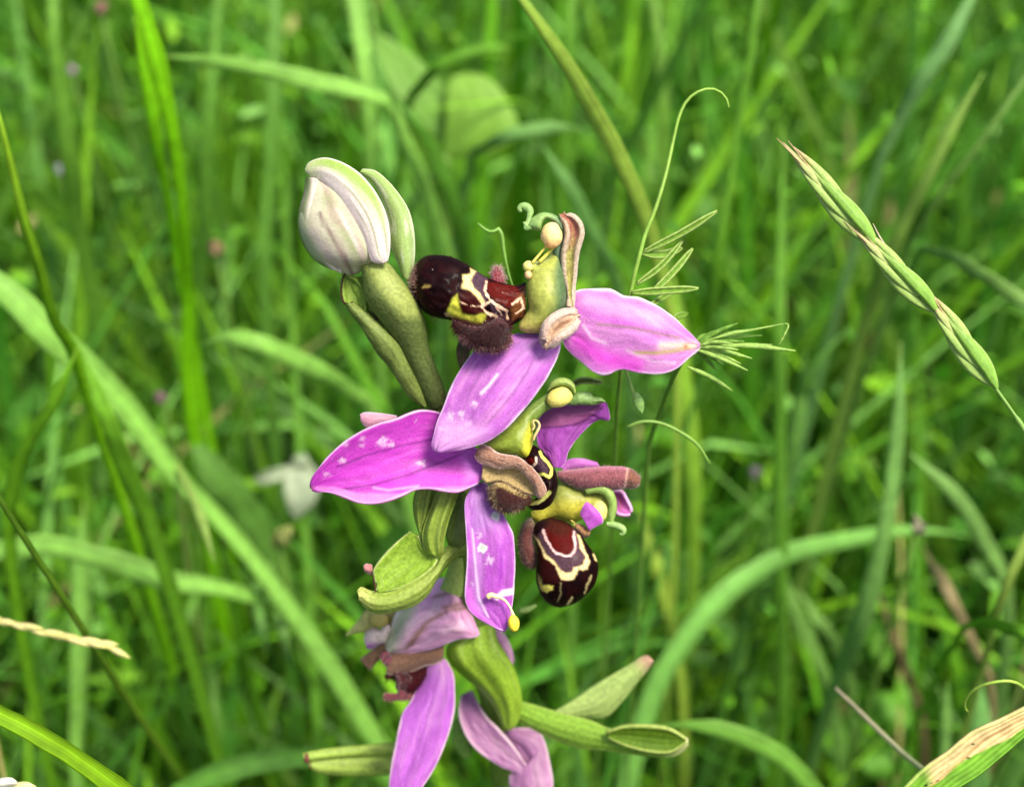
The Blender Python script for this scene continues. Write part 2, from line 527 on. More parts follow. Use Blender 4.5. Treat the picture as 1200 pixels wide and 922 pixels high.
# back strip of the column up to the anther hood
def strip_c(u, v, X, Y, *a):
    return mix(np.broadcast_to(rgb(96, 122, 92), u.shape + (3,)) * (.9 + .25 * fbm(u * 3, v * 6, 9))[..., None], rgb(142, 176, 100), sm(.5, .75, v))
loft('column_back', cv(595, 235, 4.98, [(285, 420), (272, 340), (262, 295), (300, 255), (312, 215), (300, 170), (262, 128), (225, 112), (205, 130), (190, 180), (155, 175), (112, 158)]),
     cv(595, 235, 4.98, [(338, 420), (332, 340), (330, 295), (336, 250), (344, 205), (335, 150), (300, 100), (250, 74), (200, 70), (160, 88), (125, 115), (98, 148)]), M_GREEN, strip_c, fa,
     d=(2, 4, 8, 12, 12), bulge=(8, 9, 12, 14, 10), nl=60, nr=28)
tube('anther_tip', [(616, 265, 14), (619, 262, 14), (620, 255, 13), (621, 248, 12), (617, 243, 11), (611, 242.5, 11), (609, 246, 12), (611, 248, 12)], [6, 4, 3, 4.2, 5.2, 5.4, 4, 2], M_GREEN, rgb(142, 178, 104), fa, 30, 12)
tube('anther_hook', [(622, 266, 16), (616, 268, 17), (615, 264, 18)], [4, 3, 1.5], M_GREEN, rgb(120, 160, 90), fa, 12, 10)
def poll_c(X, Y):
    return mix(np.broadcast_to(rgb(240, 206, 140), X.shape + (3,)), rgb(226, 160, 105), sm(280, 292, Y) * .8) * (.9 + .2 * fbm(X * .3, Y * .3, 3))[..., None]
ball('pollinium', 646.5, 276, 22, 12.5, 15.5, 11, M_POLLEN, poll_c, fa, 22, lump=.18)
tube('pollen_stalk', [(642, 287, 22), (634, 296, 20), (624, 308, 24)], [1.6, 1.5, 1.9], M_GREEN, rgb(215, 205, 95), fa, 14, 8)
tube('pollen_stalk', [(649, 289, 20), (640, 299, 18), (632, 307, 22)], [2.2, 2.2, 2.4], M_GREEN, rgb(200, 195, 80), fa, 14, 8)
ball('viscid_disc', 619, 312, 20, 6.5, 6.5, 6, M_GREEN, rgb(225, 225, 130), fa, 12)
ball('viscid_disc', 619, 322, 20, 4.5, 5.5, 5, M_GREEN, rgb(222, 190, 140), fa, 12)
ball('stigma_pit', 630.5, 379, 16, 5, 3.2, 4, M_GREEN, rgb(105, 70, 30), fa, 12)

# right hand sepal
A_R_top = [(664, 366), (669, 350), (676, 341), (690, 339), (705, 338.5), (715, 339), (722, 342), (731, 347), (742, 348), (752, 350), (772, 360), (790, 373), (805, 388), (814, 398), (819.5, 404)]
A_R_bot = [(659, 396), (662, 405), (669, 413), (681, 423), (694, 434.5), (704, 439), (713, 438.5), (722, 434), (731, 432.5), (742, 435), (752, 437), (772, 438), (790, 433), (806, 421), (816, 411), (819.5, 405)]
def ar_extra(c, u, v, X, Y):
    c = mix(c, rgb(226, 84, 216), np.exp(-(dline(X, Y, [(678, 400), (705, 418), (745, 428)]) / 11) ** 2) * .9)
    c = mix(c, rgb(240, 196, 240), np.exp(-(dline(X, Y, [(690, 352), (730, 362), (770, 376)]) / 8) ** 2) * .5)
    c = mix(c, rgb(196, 96, 206), np.exp(-(dline(X, Y, [(672, 362), (700, 372), (740, 380)]) / 4) ** 2) * .5)
    c = mix(c, rgb(170, 150, 92), np.exp(-(dline(X, Y, [(745, 413), (770, 413.5), (790, 411), (808, 406)]) / 2.6) ** 2) * .95)
    c = mix(c, rgb(150, 130, 110), np.exp(-(dline(X, Y, [(700, 380), (740, 384), (772, 391), (795, 396)]) / 1.3) ** 2) * .75)
    c = mix(c, rgb(235, 225, 190), np.exp(-(dline(X, Y, [(775, 405), (800, 404), (812, 405)]) / 5) ** 2) * .7)
    c = mix(c, rgb(190, 110, 60), np.exp(-(np.hypot((X - 803), (Y - 406)) / 3.2) ** 2) * .8)
    c = mix(c, WHITE, np.exp(-(dline(X, Y, [(684, 382), (694, 396), (710, 402)]) / 1.8) ** 2) * .5)
    c = mix(c, WHITE, np.exp(-(dline(X, Y, [(735, 410), (765, 423), (790, 425)]) / 2.2) ** 2) * .35)
    return c
petal('sepal', A_R_top, A_R_bot, M_PETAL, sepal_col(rgb(214, 140, 222), rgb(236, 178, 236), rgb(206, 112, 214), rim=(.91, 1.0), seed=11, tipw=1, veins=(.05,), vs=.3, extra=ar_extra), fa,
      d=(-4, 6, 12, 12, 4), cup=-10, ripple=5, nl=120, nw=56, wav=2.5, seed=4)
# lower sepal
A_L_l = [(607, 392), (585, 398), (566, 405), (557, 411), (546, 424), (538, 436), (532, 447), (526, 460), (521.5, 473), (516, 486), (511.5, 498), (508.5, 510), (507, 521), (510, 527), (513, 528.5)]
A_L_r = [(655.5, 392), (656, 400), (655, 411), (650, 425), (641, 442), (631, 457), (619, 473), (607, 487), (595, 500), (582, 510), (570, 517), (557, 522), (545, 525), (530, 527), (516, 528.5)]
def al_extra(c, u, v, X, Y):
    c = mix(c, rgb(150, 88, 168), np.exp(-(dline(X, Y, [(628, 388), (628, 410), (618, 435), (600, 462)]) / 2.2) ** 2) * .65)
    c = mix(c, rgb(165, 120, 190), spoly(X, Y, [(603, 385), (657, 385), (648, 412), (600, 418)], 14) * .55)
    c = mix(c, WHITE, np.exp(-(dline(X, Y, [(564, 461), (573, 452), (583, 439)]) / 1.6) ** 2) * .8)
    c = mix(c, PALE_L, spoly(X, Y, [(505, 530), (515, 490), (540, 492), (572, 505), (550, 530)], 14) * .7)
    return c
petal('sepal', A_L_l, A_L_r, M_PETAL, sepal_col(rgb(192, 112, 212), rgb(226, 160, 230), rgb(172, 86, 200), rim=(.93, 1.0), seed=21, tipw=1, veins=(0, -.45, .5), vs=.38, extra=al_extra,
      spots=[(528, 488, 7, .9), (541, 486, 6, .7), (556, 474, 5, .8), (519, 502, 6, .7), (520, 514, 5, .6), (549, 497, 5, .5), (566, 461, 4, .5)]), fa,
      d=(-2, 14, 24, 28, 24), cup=-9, ripple=4, nl=120, nw=56, wav=3)
# felted petals: upright strip and the small folded one
def strip_petal(u, v, X, Y):
    c = np.broadcast_to(rgb(172, 168, 88), u.shape + (3,)) * (.8 + .4 * fbm(u * 4, v * 12, 3))[..., None]
    c = mix(c, rgb(172, 106, 88), sm(.42, .75, .45 * fbm(u * 3 + 8, v * 8, 6) + .55 * sm(.35, .9, v)))
    c = mix(c, rgb(140, 80, 66), sm(.58, .75, fbm(u * 6, v * 22, 8)) * .7)
    return mix(c, rgb(206, 184, 160), np.maximum(sm(.78, 1.0, np.abs(u)), sm(.12, 0, v))) * .85
pa = petal('petal', cv(595, 235, 4.98, [(350, 620), (348, 560), (340, 500), (325, 430), (323, 370), (322, 310), (335, 250), (345, 200), (335, 140), (308, 105), (312, 85)]),
           cv(595, 235, 4.98, [(395, 640), (385, 570), (388, 500), (395, 440), (400, 370), (408, 300), (425, 240), (436, 190), (425, 135), (385, 90), (330, 74)]), M_FELT, strip_petal, fa,
           d=(6, 4, 8, 12, 16), cup=8, nl=80, nw=20, thick=.05, ripple=3)
surf_hairs('fringe', pa, 520, .045, .0022, rgb(240, 225, 210), rgb(255, 250, 245), fa, lambda x, y: (dline(x, y, cv(595, 235, 4.98, [(390, 600), (388, 500), (395, 440), (400, 370), (408, 300), (425, 240), (436, 190), (425, 135), (385, 90), (330, 74)])) < 3.2), outward=.4, gravity=RT * .9 + UPV * .15, rnd=.35)
def small_petal(u, v, X, Y):
    c = np.broadcast_to(rgb(216, 180, 150), u.shape + (3,)) * (.8 + .4 * fbm(u * 5, v * 6, 3))[..., None]
    c = mix(c, rgb(130, 90, 62), spoly(X, Y, cv(595, 235, 4.98, [(250, 745), (300, 700), (355, 690), (365, 715), (320, 760), (265, 785)]), 3.5) * .9)
    return mix(c, rgb(220, 190, 176), sm(.75, 1, np.abs(u))) * .85
pb = petal('petal', cv(595, 235, 4.98, [(405, 655), (380, 640), (320, 650), (265, 680), (225, 720), (205, 770), (205, 820), (225, 850)]),
           cv(595, 235, 4.98, [(412, 690), (400, 730), (365, 765), (330, 790), (300, 812), (275, 840), (255, 860), (235, 858)]), M_FELT, small_petal, fa, d=(14, 22, 26, 22), cup=12, nl=50, nw=30, thick=.08, wav=2)
surf_hairs('fringe', pb, 500, .03, .002, rgb(225, 200, 185), rgb(250, 240, 235), fa, outward=.8)

# the bee: lip of the topmost flower
g6 = lambda pts: cv(475, 285, 6.586, pts)
MAROON, BLACKM, CREAM, YELL = rgb(40, 7, 9), rgb(17, 3, 6), rgb(232, 206, 136), rgb(176, 178, 62)
MAUVE = rgb(68, 48, 60)
def lip_a(u, v, X, Y, s):
    X, Y = X + 3.0 * (fbm(X * .16, Y * .16, 81) - .5), Y + 3.0 * (fbm(X * .16, Y * .16, 83) - .5)
    n = fbm(X * .12, Y * .12, 5)
    c = mix(np.broadcast_to(BLACKM, u.shape + (3,)), MAROON, sm(.35, .7, n) * .45)
    c = mix(c, rgb(52, 9, 8), spoly(X, Y, g6([(420, 380), (520, 360), (590, 450), (610, 545), (450, 540), (410, 450)]), 2.5) * .8)
    c = mix(c, MAUVE, spoly(X, Y, g6([(525, 200), (640, 280), (620, 470), (590, 470), (500, 300)]), 1.0))
    c = mix(c, MAUVE, spoly(X, Y, g6([(650, 470), (760, 520), (780, 600), (680, 560)]), 1.0) * .8)
    c = mix(c, rgb(76, 13, 9), spoly(X, Y, g6([(635, 300), (760, 318), (860, 335), (890, 390), (800, 500), (700, 450), (640, 380)]), 1.5))
    c = mix(c, rgb(110, 66, 34), spoly(X, Y, g6([(810, 520), (870, 400), (900, 380), (950, 470), (900, 560), (830, 590)]), 3) * .8)
    c = mix(c, YELL, spoly(X, Y, g6([(345, 470), (360, 430), (405, 395), (415, 480), (440, 545), (520, 555), (620, 545), (615, 600), (560, 650), (480, 610), (360, 575), (310, 550)]), 1.9))
    c = mix(c, CREAM, spoly(X, Y, g6([(440, 245), (510, 240), (505, 195), (540, 215), (520, 260), (500, 290), (525, 340), (570, 390), (610, 450), (600, 480), (560, 430), (510, 370), (440, 345), (450, 290)]), 1.6))
    for pl, wd in (([(600, 470), (590, 500), (620, 530), (660, 560)], 1.6), ([(625, 300), (620, 370), (655, 440), (720, 490), (780, 520), (790, 580)], 1.4), ([(600, 480), (660, 450), (690, 470)], 1.5), ([(690, 470), (740, 560)], 1.0), ([(620, 530), (690, 560), (720, 600)], 1.8), ([(830, 470), (890, 420), (920, 500), (850, 545)], 1.1), ([(415, 455), (480, 480), (580, 490)], .5)):
        c = mix(c, rgb(228, 190, 160), sm(wd + .5, wd - .5, dline(X, Y, g6(pl)) + 2.4 * (fbm(X * .3, Y * .3, 7) - .5)) * .85)
    c = mix(c, rgb(190, 160, 90), spoly(X, Y, g6([(130, 345), (150, 318), (195, 325), (180, 345)]), 1.2) * .8)
    c = mix(c, rgb(200, 160, 130), spoly(X, Y, g6([(300, 540), (330, 530), (350, 570), (310, 560)]), 1.2) * .7)
    c = mix(c, rgb(96, 40, 40), sm(491, 484, X) * .5)
    c = c * (.8 + .45 * fbm(X * .35, Y * .35, 77))[..., None]
    c = mix(c, rgb(196, 170, 160), sm(.975, .99, vn(X * .8, Y * .8, 91)) * sm(.35, .6, fbm(X * .06, Y * .06, 93)) * .7)  # rare pale dust specks, put into the colour for tiny glints on the lip
    c = mix(c, rgb(206, 205, 170), sm(.9, 1, -u) * sm(515, 535, X) * .0)
    return c
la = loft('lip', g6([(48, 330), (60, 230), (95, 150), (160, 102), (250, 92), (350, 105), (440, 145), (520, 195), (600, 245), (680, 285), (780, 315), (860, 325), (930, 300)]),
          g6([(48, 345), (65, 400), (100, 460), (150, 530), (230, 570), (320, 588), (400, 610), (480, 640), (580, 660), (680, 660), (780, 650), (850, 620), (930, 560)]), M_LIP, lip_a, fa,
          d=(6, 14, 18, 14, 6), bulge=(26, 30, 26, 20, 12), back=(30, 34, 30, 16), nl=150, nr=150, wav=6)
surf_hairs('lip_hair', la, 700, .055, .0018, rgb(150, 80, 70), rgb(250, 228, 212), fa, lambda x, y: (x < 489.5) & (y < 362), outward=.8, gravity=-RT * .6)
surf_hairs('lip_hair', la, 1500, .022, .0016, rgb(24, 5, 8), rgb(60, 18, 20), fa, lambda x, y: (x < 600) & (dline(x, y, g6([(60, 230), (95, 150), (160, 102), (250, 92), (350, 105), (440, 145), (520, 195)])) < 5) | (dline(x, y, g6([(65, 400), (100, 460), (150, 530), (230, 570), (320, 588)])) < 5), outward=.9)
surf_hairs('lip_hair', la, 120, .05, .003, rgb(240, 230, 215), rgb(255, 250, 240), fa, lambda x, y: dline(x, y, g6([(600, 640), (680, 600), (700, 570)])) < 5, outward=.5, gravity=-UPV * .9 + FW * -.3)
def lobe_c(u, v, X, Y, s):
    return mix(np.broadcast_to(rgb(40, 8, 12), u.shape + (3,)), rgb(80, 26, 30), sm(.4, 1, np.abs(u)))
lo = loft('side_lobe', g6([(358, 580), (400, 600), (480, 625), (570, 640), (660, 600), (720, 570), (780, 610), (810, 660)]), g6([(365, 610), (400, 680), (450, 740), (530, 800), (620, 825), (710, 825), (780, 790), (818, 720)]), M_FELT, lobe_c, fa,
          d=(26, 36, 40, 30), bulge=(14, 20, 20, 14), nl=50, nr=50)
surf_hairs('lobe_hair', lo, 2200, .06, .002, rgb(44, 9, 13), rgb(104, 42, 48), fa, outward=.7, gravity=-UPV * .35, rnd=.3)
surf_hairs('lobe_hair', lo, 900, .06, .0018, rgb(120, 56, 60), rgb(240, 196, 190), fa, lambda x, y: dline(x, y, g6([(430, 720), (530, 800), (620, 825), (710, 825), (790, 790), (825, 700)])) < 4, outward=.8, gravity=-UPV * .5)
lo2 = loft('side_lobe', g6([(655, 280), (668, 225), (690, 190), (715, 182)]), g6([(770, 310), (760, 270), (740, 215), (718, 184)]), M_FELT, flat(rgb(128, 44, 58), .2), fa, d=(4, 2), bulge=(8, 6), nl=24, nr=24)
surf_hairs('lip_hair', la, 1400, .02, .0014, rgb(26, 6, 8), rgb(84, 44, 40), fa, lambda x, y: (x < 548) & (fbm(x * .09, y * .09, 97) > .5), outward=.6, gravity=-RT * .5)
surf_hairs('lobe_hair', lo2, 420, .05, .0022, rgb(160, 80, 90), rgb(250, 225, 222), fa, front=False, outward=.9)

# ---- middle flower
g4 = lambda pts: cv(520, 430, 4.61, pts)
g7 = lambda pts: cv(545, 480, 7.09, pts)
def col_b(u, v, X, Y, s):
    c = np.broadcast_to(rgb(128, 148, 52), u.shape + (3,)) * (.85 + .3 * fbm(u * 3, v * 6, 12))[..., None]
    c = mix(c, rgb(98, 128, 66), sm(.55, .25, v) * .7)
    c = mix(c, rgb(206, 202, 60), spoly(X, Y, g7([(540, 120), (570, 150), (560, 390), (520, 420), (470, 390), (500, 200)]), 7) * .85)
    return c
fb = loft('flower', g7([(800, -235), (740, -190), (640, -110), (540, -40), (430, 60), (320, 150), (230, 220), (150, 280), (150, 320)]),
          g7([(860, -110), (830, -40), (750, -20), (670, 20), (600, 90), (560, 150), (570, 220), (560, 300), (555, 390), (520, 415), (480, 400), (330, 385), (200, 345)]), M_GREEN, col_b, ORCH,
          d=(-40, -34, -28, -24, -22), bulge=(14, 16, 20, 20, 12), nl=90, nr=50, wav=1.5)
ball('pollinium', 656, 465.5, -22, 16, 11.5, 10, M_POLLEN, rgb(216, 208, 112), fb, 18, lump=.15, ang=-.35)
loft('anther_cap', g4([(560, 120), (580, 80), (620, 58), (670, 62), (705, 90), (715, 130)]), g4([(560, 135), (590, 115), (630, 105), (670, 110), (695, 130), (705, 150)]), M_GREEN, flat(rgb(150, 172, 92), .2), fb, d=(-28, -24), bulge=(10, 12), nl=30, nr=24)
loft('anther_tip', g4([(650, 190), (690, 155), (730, 132), (790, 138), (810, 160), (850, 165), (875, 185)]), g4([(650, 205), (700, 208), (740, 206), (790, 208), (820, 205), (850, 195), (875, 192)]), M_GREEN, flat(rgb(118, 150, 84), .25), fb, d=(-34, -36), bulge=(8, 8), nl=40, nr=20, wav=3)
tube('pollen_stalk', g7([(560, 170, -12), (575, 140, -11), (565, 105, -10), (575, 88, -10), (605, 100, -9), (618, 135, -9), (600, 180, -9), (580, 215, -10), (570, 255, -11)]), [1.2, 1.3, 1.3, 1.3, 1.4, 1.6, 1.7, 1.5, 1], M_GREEN, rgb(228, 205, 140), fb, 40, 8)
# long magenta sepal to the left
B_L_t = [(567, 530), (555, 522), (540, 498), (525, 487), (512, 482.5), (500, 480.5), (489, 481), (477, 485), (465, 490), (450, 494), (435, 499.5), (418, 508), (400, 520), (386, 533), (375, 546), (368, 557), (365, 567), (365.5, 572)]
B_L_b = [(568, 546), (566, 557), (559, 567), (548, 572.5), (538, 576.5), (529, 577), (518, 575.5), (508, 573.5), (497, 573), (486, 574.5), (472, 581), (457, 586.5), (444, 589.5), (432, 590.5), (420, 589), (409, 585), (396, 580), (384, 577), (373, 576), (366, 573)]
def bl_extra(c, u, v, X, Y):
    c = mix(c, rgb(222, 40, 216), np.exp(-(dline(X, Y, [(450, 570), (490, 562), (530, 560)]) / 9) ** 2) * .6)
    for pl, k in (([(395, 547), (430, 533), (470, 522), (510, 514)], .8), ([(400, 574), (440, 568), (480, 556), (520, 540), (545, 530)], .85), ([(470, 590), (520, 566), (550, 535)], .25)):
        c = mix(c, rgb(120, 30, 130), np.exp(-(dline(X, Y, pl) / 1.5) ** 2) * k)
    c = mix(c, rgb(240, 165, 232), spoly(X, Y, [(366, 571), (392, 571), (420, 578), (470, 579), (510, 572), (560, 570), (560, 595), (420, 600)], 3.0) * .6)
    c = mix(c, WHITE, np.exp(-(dline(X, Y, [(438, 572), (455, 575), (490, 570)]) / 1.5) ** 2) * .4)
    c = mix(c, rgb(196, 120, 214), spoly(X, Y, [(540, 520), (575, 525), (570, 560), (545, 565)], 8) * .6)
    return mix(c, rgb(110, 70, 70), np.exp(-(np.hypot(X - 366, Y - 572) / 2.5) ** 2) * .7)
petal('sepal', B_L_t, B_L_b, M_PETAL, sepal_col(rgb(198, 70, 204), rgb(220, 130, 222), rgb(190, 40, 198), rim=(.94, 1.0), rimc=rgb(246, 205, 240), seed=31, tipw=1, veins=(), vs=0, extra=bl_extra,
      spots=[(449, 517, 7, .95), (456, 521, 6, .8), (401, 539, 5, .9), (494, 543, 6.5, 1), (425, 513, 4.5, .6), (487, 493, 2.5, .7), (424, 522, 4, .5), (404, 518, 5, .5), (383, 555, 6, .4)], streak=.35), fb,
      d=(-26, -14, 0, 6, 2), cup=7, ripple=5, nl=130, nw=56, wav=3, dr=5)
# hanging sepal with the spent pollen mass
B_D_l = [(560, 566), (552, 572), (547, 582), (545, 592), (545, 606), (546, 624), (547, 642), (547, 660), (546, 675), (545, 688), (545, 700), (547, 709), (552, 717), (560, 724), (570, 730), (580, 735), (589, 739)]
B_D_r = [(566, 566), (576, 576), (583, 590), (590, 605), (596, 616), (600.5, 626), (602, 640), (603, 655), (603, 668), (602, 680), (601.5, 692), (600.5, 704), (599, 714), (597, 724), (594, 733), (590, 739.5)]
def bd_extra(c, u, v, X, Y):
    c = mix(c, rgb(172, 130, 196), spoly(X, Y, [(545, 570), (575, 570), (592, 610), (560, 625), (548, 620)], 12) * .6)
    c = mix(c, rgb(168, 128, 186), spoly(X, Y, [(556, 640), (566, 650), (564, 700), (570, 722), (556, 715), (552, 660)], 5) * .55)
    c = mix(c, rgb(224, 120, 226), spoly(X, Y, [(545, 685), (552, 690), (562, 722), (588, 738), (550, 722)], 4) * .8)
    c = mix(c, WHITE, np.exp(-(dline(X, Y, [(554, 620), (556, 650), (559, 680), (561, 700), (572, 722)]) / 1.4) ** 2) * .6)
    c = mix(c, WHITE, spoly(X, Y, [(578, 700), (588, 691), (602, 688), (602, 696), (590, 698), (582, 703)], 1.5) * .95)
    for (x, y, r) in ((580, 605, 5), (565, 642, 5.5)):
        dd = np.hypot(X - x, Y - y) + 5 * (fbm(X * .3, Y * .3, 3) - .5)
        c = mix(c, rgb(214, 222, 214), sm(r + 1, r - 1, dd) * .9)
        c = mix(c, rgb(170, 190, 170), sm(r - 2, r - 3.5, dd) * .8)
    return c
petal('sepal', B_D_l, B_D_r, M_PETAL, sepal_col(rgb(184, 92, 208), rgb(214, 140, 226), rgb(166, 60, 200), rim=(.93, 1.0), seed=41, tipw=1, veins=(.15, -.3), vs=.2, extra=bd_extra,
      spots=[(562, 627, 5, .7), (573, 656, 6.5, .8), (554, 684, 3, .5)], streak=.4), fb,
      d=(-34, -16, -8, -6, -2), cup=-8, ripple=4, nl=120, nw=46, wav=2.5, dl=8)
tube('pollen_stalk', [(572, 699, 6), (576, 697, 8), (583, 699, 8), (590, 702, 8), (595, 707, 9), (599, 714, 10), (602, 722, 11)], [3.8, 3, 1.8, 1.5, 1.4, 1.4, 2.2], M_GREEN, rgb(238, 222, 170), fb, 30, 10)
ball('pollinium', 602, 730, 12, 6.8, 10, 6.5, M_POLLEN, rgb(240, 212, 66), fb, 18, lump=.1, ang=-.1)
# back sepal, folded, right
def bs_extra(c, u, v, X, Y):
    c = mix(c, rgb(150, 84, 122), spoly(X, Y, g4([(520, 290), (560, 230), (700, 210), (800, 205), (850, 195), (840, 230), (740, 300), (600, 325), (520, 330)]), 3) * .75)
    c = mix(c, rgb(90, 34, 96), np.exp(-(dline(X, Y, g4([(520, 328), (600, 325), (700, 312), (790, 270), (850, 225)])) / 1.3) ** 2) * .8)
    return mix(c, rgb(120, 60, 150), np.exp(-(dline(X, Y, g4([(585, 340), (580, 400), (575, 470)])) / 2) ** 2) * .4)
petal('sepal', g4([(590, 540), (565, 490), (540, 450), (510, 420), (505, 360), (510, 300), (560, 225), (700, 210), (800, 205), (860, 188)]),
      g4([(630, 545), (650, 520), (670, 460), (695, 415), (730, 370), (780, 318), (810, 293), (850, 277), (885, 283), (895, 270), (880, 215), (866, 190)]), M_PETAL,
      sepal_col(rgb(168, 82, 188), rgb(196, 118, 210), rgb(150, 58, 172), rim=(.93, 1.0), rimc=rgb(226, 180, 230), seed=51, tipw=.5, veins=(), extra=bs_extra), fb, d=(-60, -56, -54, -50), cup=-6, nl=80, nw=44, wav=3)
# felted petals of the middle flower
def felt_b(u, v, X, Y):
    c = np.broadcast_to(rgb(150, 114, 96), u.shape + (3,)) * (.75 + .5 * fbm(u * 5, v * 16, 3))[..., None]
    c = mix(c, rgb(130, 80, 60), sm(.52, .7, fbm(u * 4 + 3, v * 10, 5)) * .6)
    return mix(c, rgb(214, 180, 170), sm(.7, 1.0, np.abs(u)))
pc = petal('petal', g7([(130, 300), (190, 320), (260, 365), (340, 390), (430, 405), (510, 460), (570, 520), (620, 590), (655, 650), (660, 690)]),
           g7([(85, 375), (130, 430), (200, 450), (280, 475), (340, 470), (420, 465), (490, 500), (540, 560), (590, 630), (610, 700), (630, 730)]), M_FELT, felt_b, fb, d=(-2, 4, 6, 4, 0), cup=-5, nl=70, nw=20, thick=.06, wav=2)
surf_hairs('fringe', pc, 1100, .04, .0018, rgb(230, 200, 190), rgb(250, 238, 232), fb, outward=.8, gravity=-UPV * .2)
def felt_in(u, v, X, Y):
    c = np.broadcast_to(rgb(172, 150, 100), u.shape + (3,)) * (.8 + .4 * fbm(u * 6, v * 3, 4))[..., None]
    return c * (1 - .2 * np.abs(np.sin(u * 11 + v)))[..., None]
petal('petal', g7([(150, 430), (190, 450), (280, 470), (340, 465), (420, 462), (490, 498), (540, 560), (600, 690), (615, 715)]), g7([(140, 560), (180, 605), (250, 590), (330, 600), (400, 640), (480, 680), (540, 700), (590, 712), (612, 722)]), M_FELT, felt_in, fb,
      d=(-8, -10, -10, -6), cup=6, nl=60, nw=30)
def lobe_b(u, v, X, Y, s):
    c = np.broadcast_to(rgb(52, 14, 14), u.shape + (3,))
    return mix(c, rgb(176, 156, 92), sm(8, 3, dline(X, Y, g7([(500, 690), (400, 650), (320, 605), (250, 600), (210, 640), (205, 720), (230, 780)]))) * .9)
lob = loft('side_lobe', g7([(205, 690), (215, 630), (260, 600), (330, 610), (400, 650), (480, 695), (550, 720)]), g7([(210, 720), (230, 780), (280, 830), (350, 850), (430, 840), (500, 800), (555, 740)]), M_FELT, lobe_b, fb, d=(-12, -4, -6, -14), bulge=(12, 16, 14), nl=46, nr=46)
surf_hairs('lobe_hair', lob, 1300, .05, .0022, rgb(54, 18, 16), rgb(130, 76, 64), fb, outward=.7, gravity=-UPV * .3)
surf_hairs('lobe_hair', lob, 420, .05, .0022, rgb(200, 175, 120), rgb(245, 228, 200), fb, lambda x, y: dline(x, y, g7([(540, 710), (480, 690), (400, 650), (320, 605), (250, 600), (210, 640), (205, 720), (240, 800), (330, 850), (440, 840)])) < 3.5, outward=.7, gravity=-UPV * .3)
def lip_b(u, v, X, Y, s):
    n = fbm(X * .12, Y * .12, 25)
    c = mix(np.broadcast_to(BLACKM, u.shape + (3,)), MAROON, sm(.45, .75, n) * .45)
    c = mix(c, MAUVE, spoly(X, Y, g7([(600, 380), (640, 400), (690, 480), (690, 520), (590, 530), (560, 500), (590, 460)]), 2) * .8)
    c = mix(c, rgb(100, 24, 16), spoly(X, Y, g7([(480, 410), (560, 400), (580, 430), (540, 470)]), 2))
    for pl, wd, cc in (([(600, 540), (650, 535), (700, 560), (715, 540), (720, 490), (690, 440), (640, 390), (622, 350)], 1.7, rgb(216, 214, 104)), ([(615, 570), (590, 545)], 1.6, rgb(216, 214, 104)), ([(590, 400), (590, 440), (560, 475), (540, 485)], 1.4, rgb(232, 206, 182)), ([(520, 780), (600, 770), (650, 740), (700, 690)], 2.6, rgb(150, 150, 80)), ([(640, 650), (660, 640)], 1.2, rgb(220, 205, 200))):
        c = mix(c, cc, sm(wd + .5, wd - .5, dline(X, Y, g7(pl)) + .8 * (fbm(X * .3, Y * .3, 7) - .5)) * .9)
    return c
loft('lip', g7([(470, 400), (510, 340), (545, 300), (585, 300), (640, 345), (700, 410), (745, 490), (768, 570), (770, 640), (750, 720), (710, 790), (650, 830)]),
     g7([(470, 410), (490, 450), (530, 500), (570, 550), (600, 600), (625, 660), (620, 690), (600, 720), (570, 745), (540, 770), (520, 800), (560, 836)]), M_LIP, lip_b, fb, d=(-32, -30, -26, -22), bulge=(16, 24, 28, 24), nl=120, nr=90, wav=3)

# ---- right flower, turned away below
g5 = lambda pts: cv(520, 540, 4.61, pts)
gC = lambda pts: cv(600, 580, 6.586, pts)
def col_c(u, v, X, Y, s):
    c = np.broadcast_to(rgb(192, 186, 66), u.shape + (3,)) * (.85 + .3 * fbm(u * 3, v * 6, 22))[..., None]
    return mix(c, rgb(112, 128, 70), sm(598, 578, Y - (X - 640) * -.0) * .75)
fc = loft('flower', g5([(470, 275), (520, 240), (570, 200), (610, 130), (660, 120), (740, 150), (800, 160), (860, 165), (890, 200)]), g5([(490, 330), (520, 350), (560, 320), (610, 312), (660, 325), (700, 335), (760, 310), (840, 285), (885, 260)]), M_GREEN, col_c, ORCH,
          d=(-100, -96, -90, -84), bulge=(18, 22, 20, 16), nl=70, nr=44, wav=1.5)
ball('pollinium', 702, 599, -70, 10.5, 12.5, 9, M_POLLEN, rgb(206, 204, 118), fc, 18, lump=.15)
tube('anther_tip', g5([(770, 165, -72), (820, 150, -70), (870, 158, -68), (900, 190, -66), (915, 240, -66), (908, 290, -66), (905, 330, -66)]), [4, 5.5, 6.5, 6, 5, 5, 3], M_GREEN, rgb(138, 168, 84), fc, 30, 12)
tube('anther_hook', g5([(880, 340, -66), (920, 345, -64), (950, 355, -63), (972, 372, -62), (965, 395, -62), (950, 392, -62)]), [3, 4, 4.2, 4.5, 3.2, 1.4], M_GREEN, rgb(150, 185, 110), fc, 24, 12)
tube('pollen_stalk', gC([(425, 215, -76), (455, 250, -74), (480, 255, -74), (480, 215, -75), (455, 195, -76)]), [1.3, 1.4, 1.5, 1.3, 1], M_GREEN, rgb(230, 215, 110), fc, 24, 8)
def roll_c(u, v, X, Y, s):
    c = np.broadcast_to(rgb(132, 76, 84), u.shape + (3,)) * (.75 + .5 * fbm(u * 3, v * 9, 32))[..., None]
    c = mix(c, rgb(112, 50, 72), sm(0, .9, u) * .6)
    c = mix(c, rgb(196, 120, 150), sm(-.4, -1, u) * .6)
    c = mix(c, rgb(120, 78, 62), sm(.80, .84, v))
    return mix(c, rgb(214, 170, 150), np.exp(-((v - .80) / .012) ** 2) * .8)
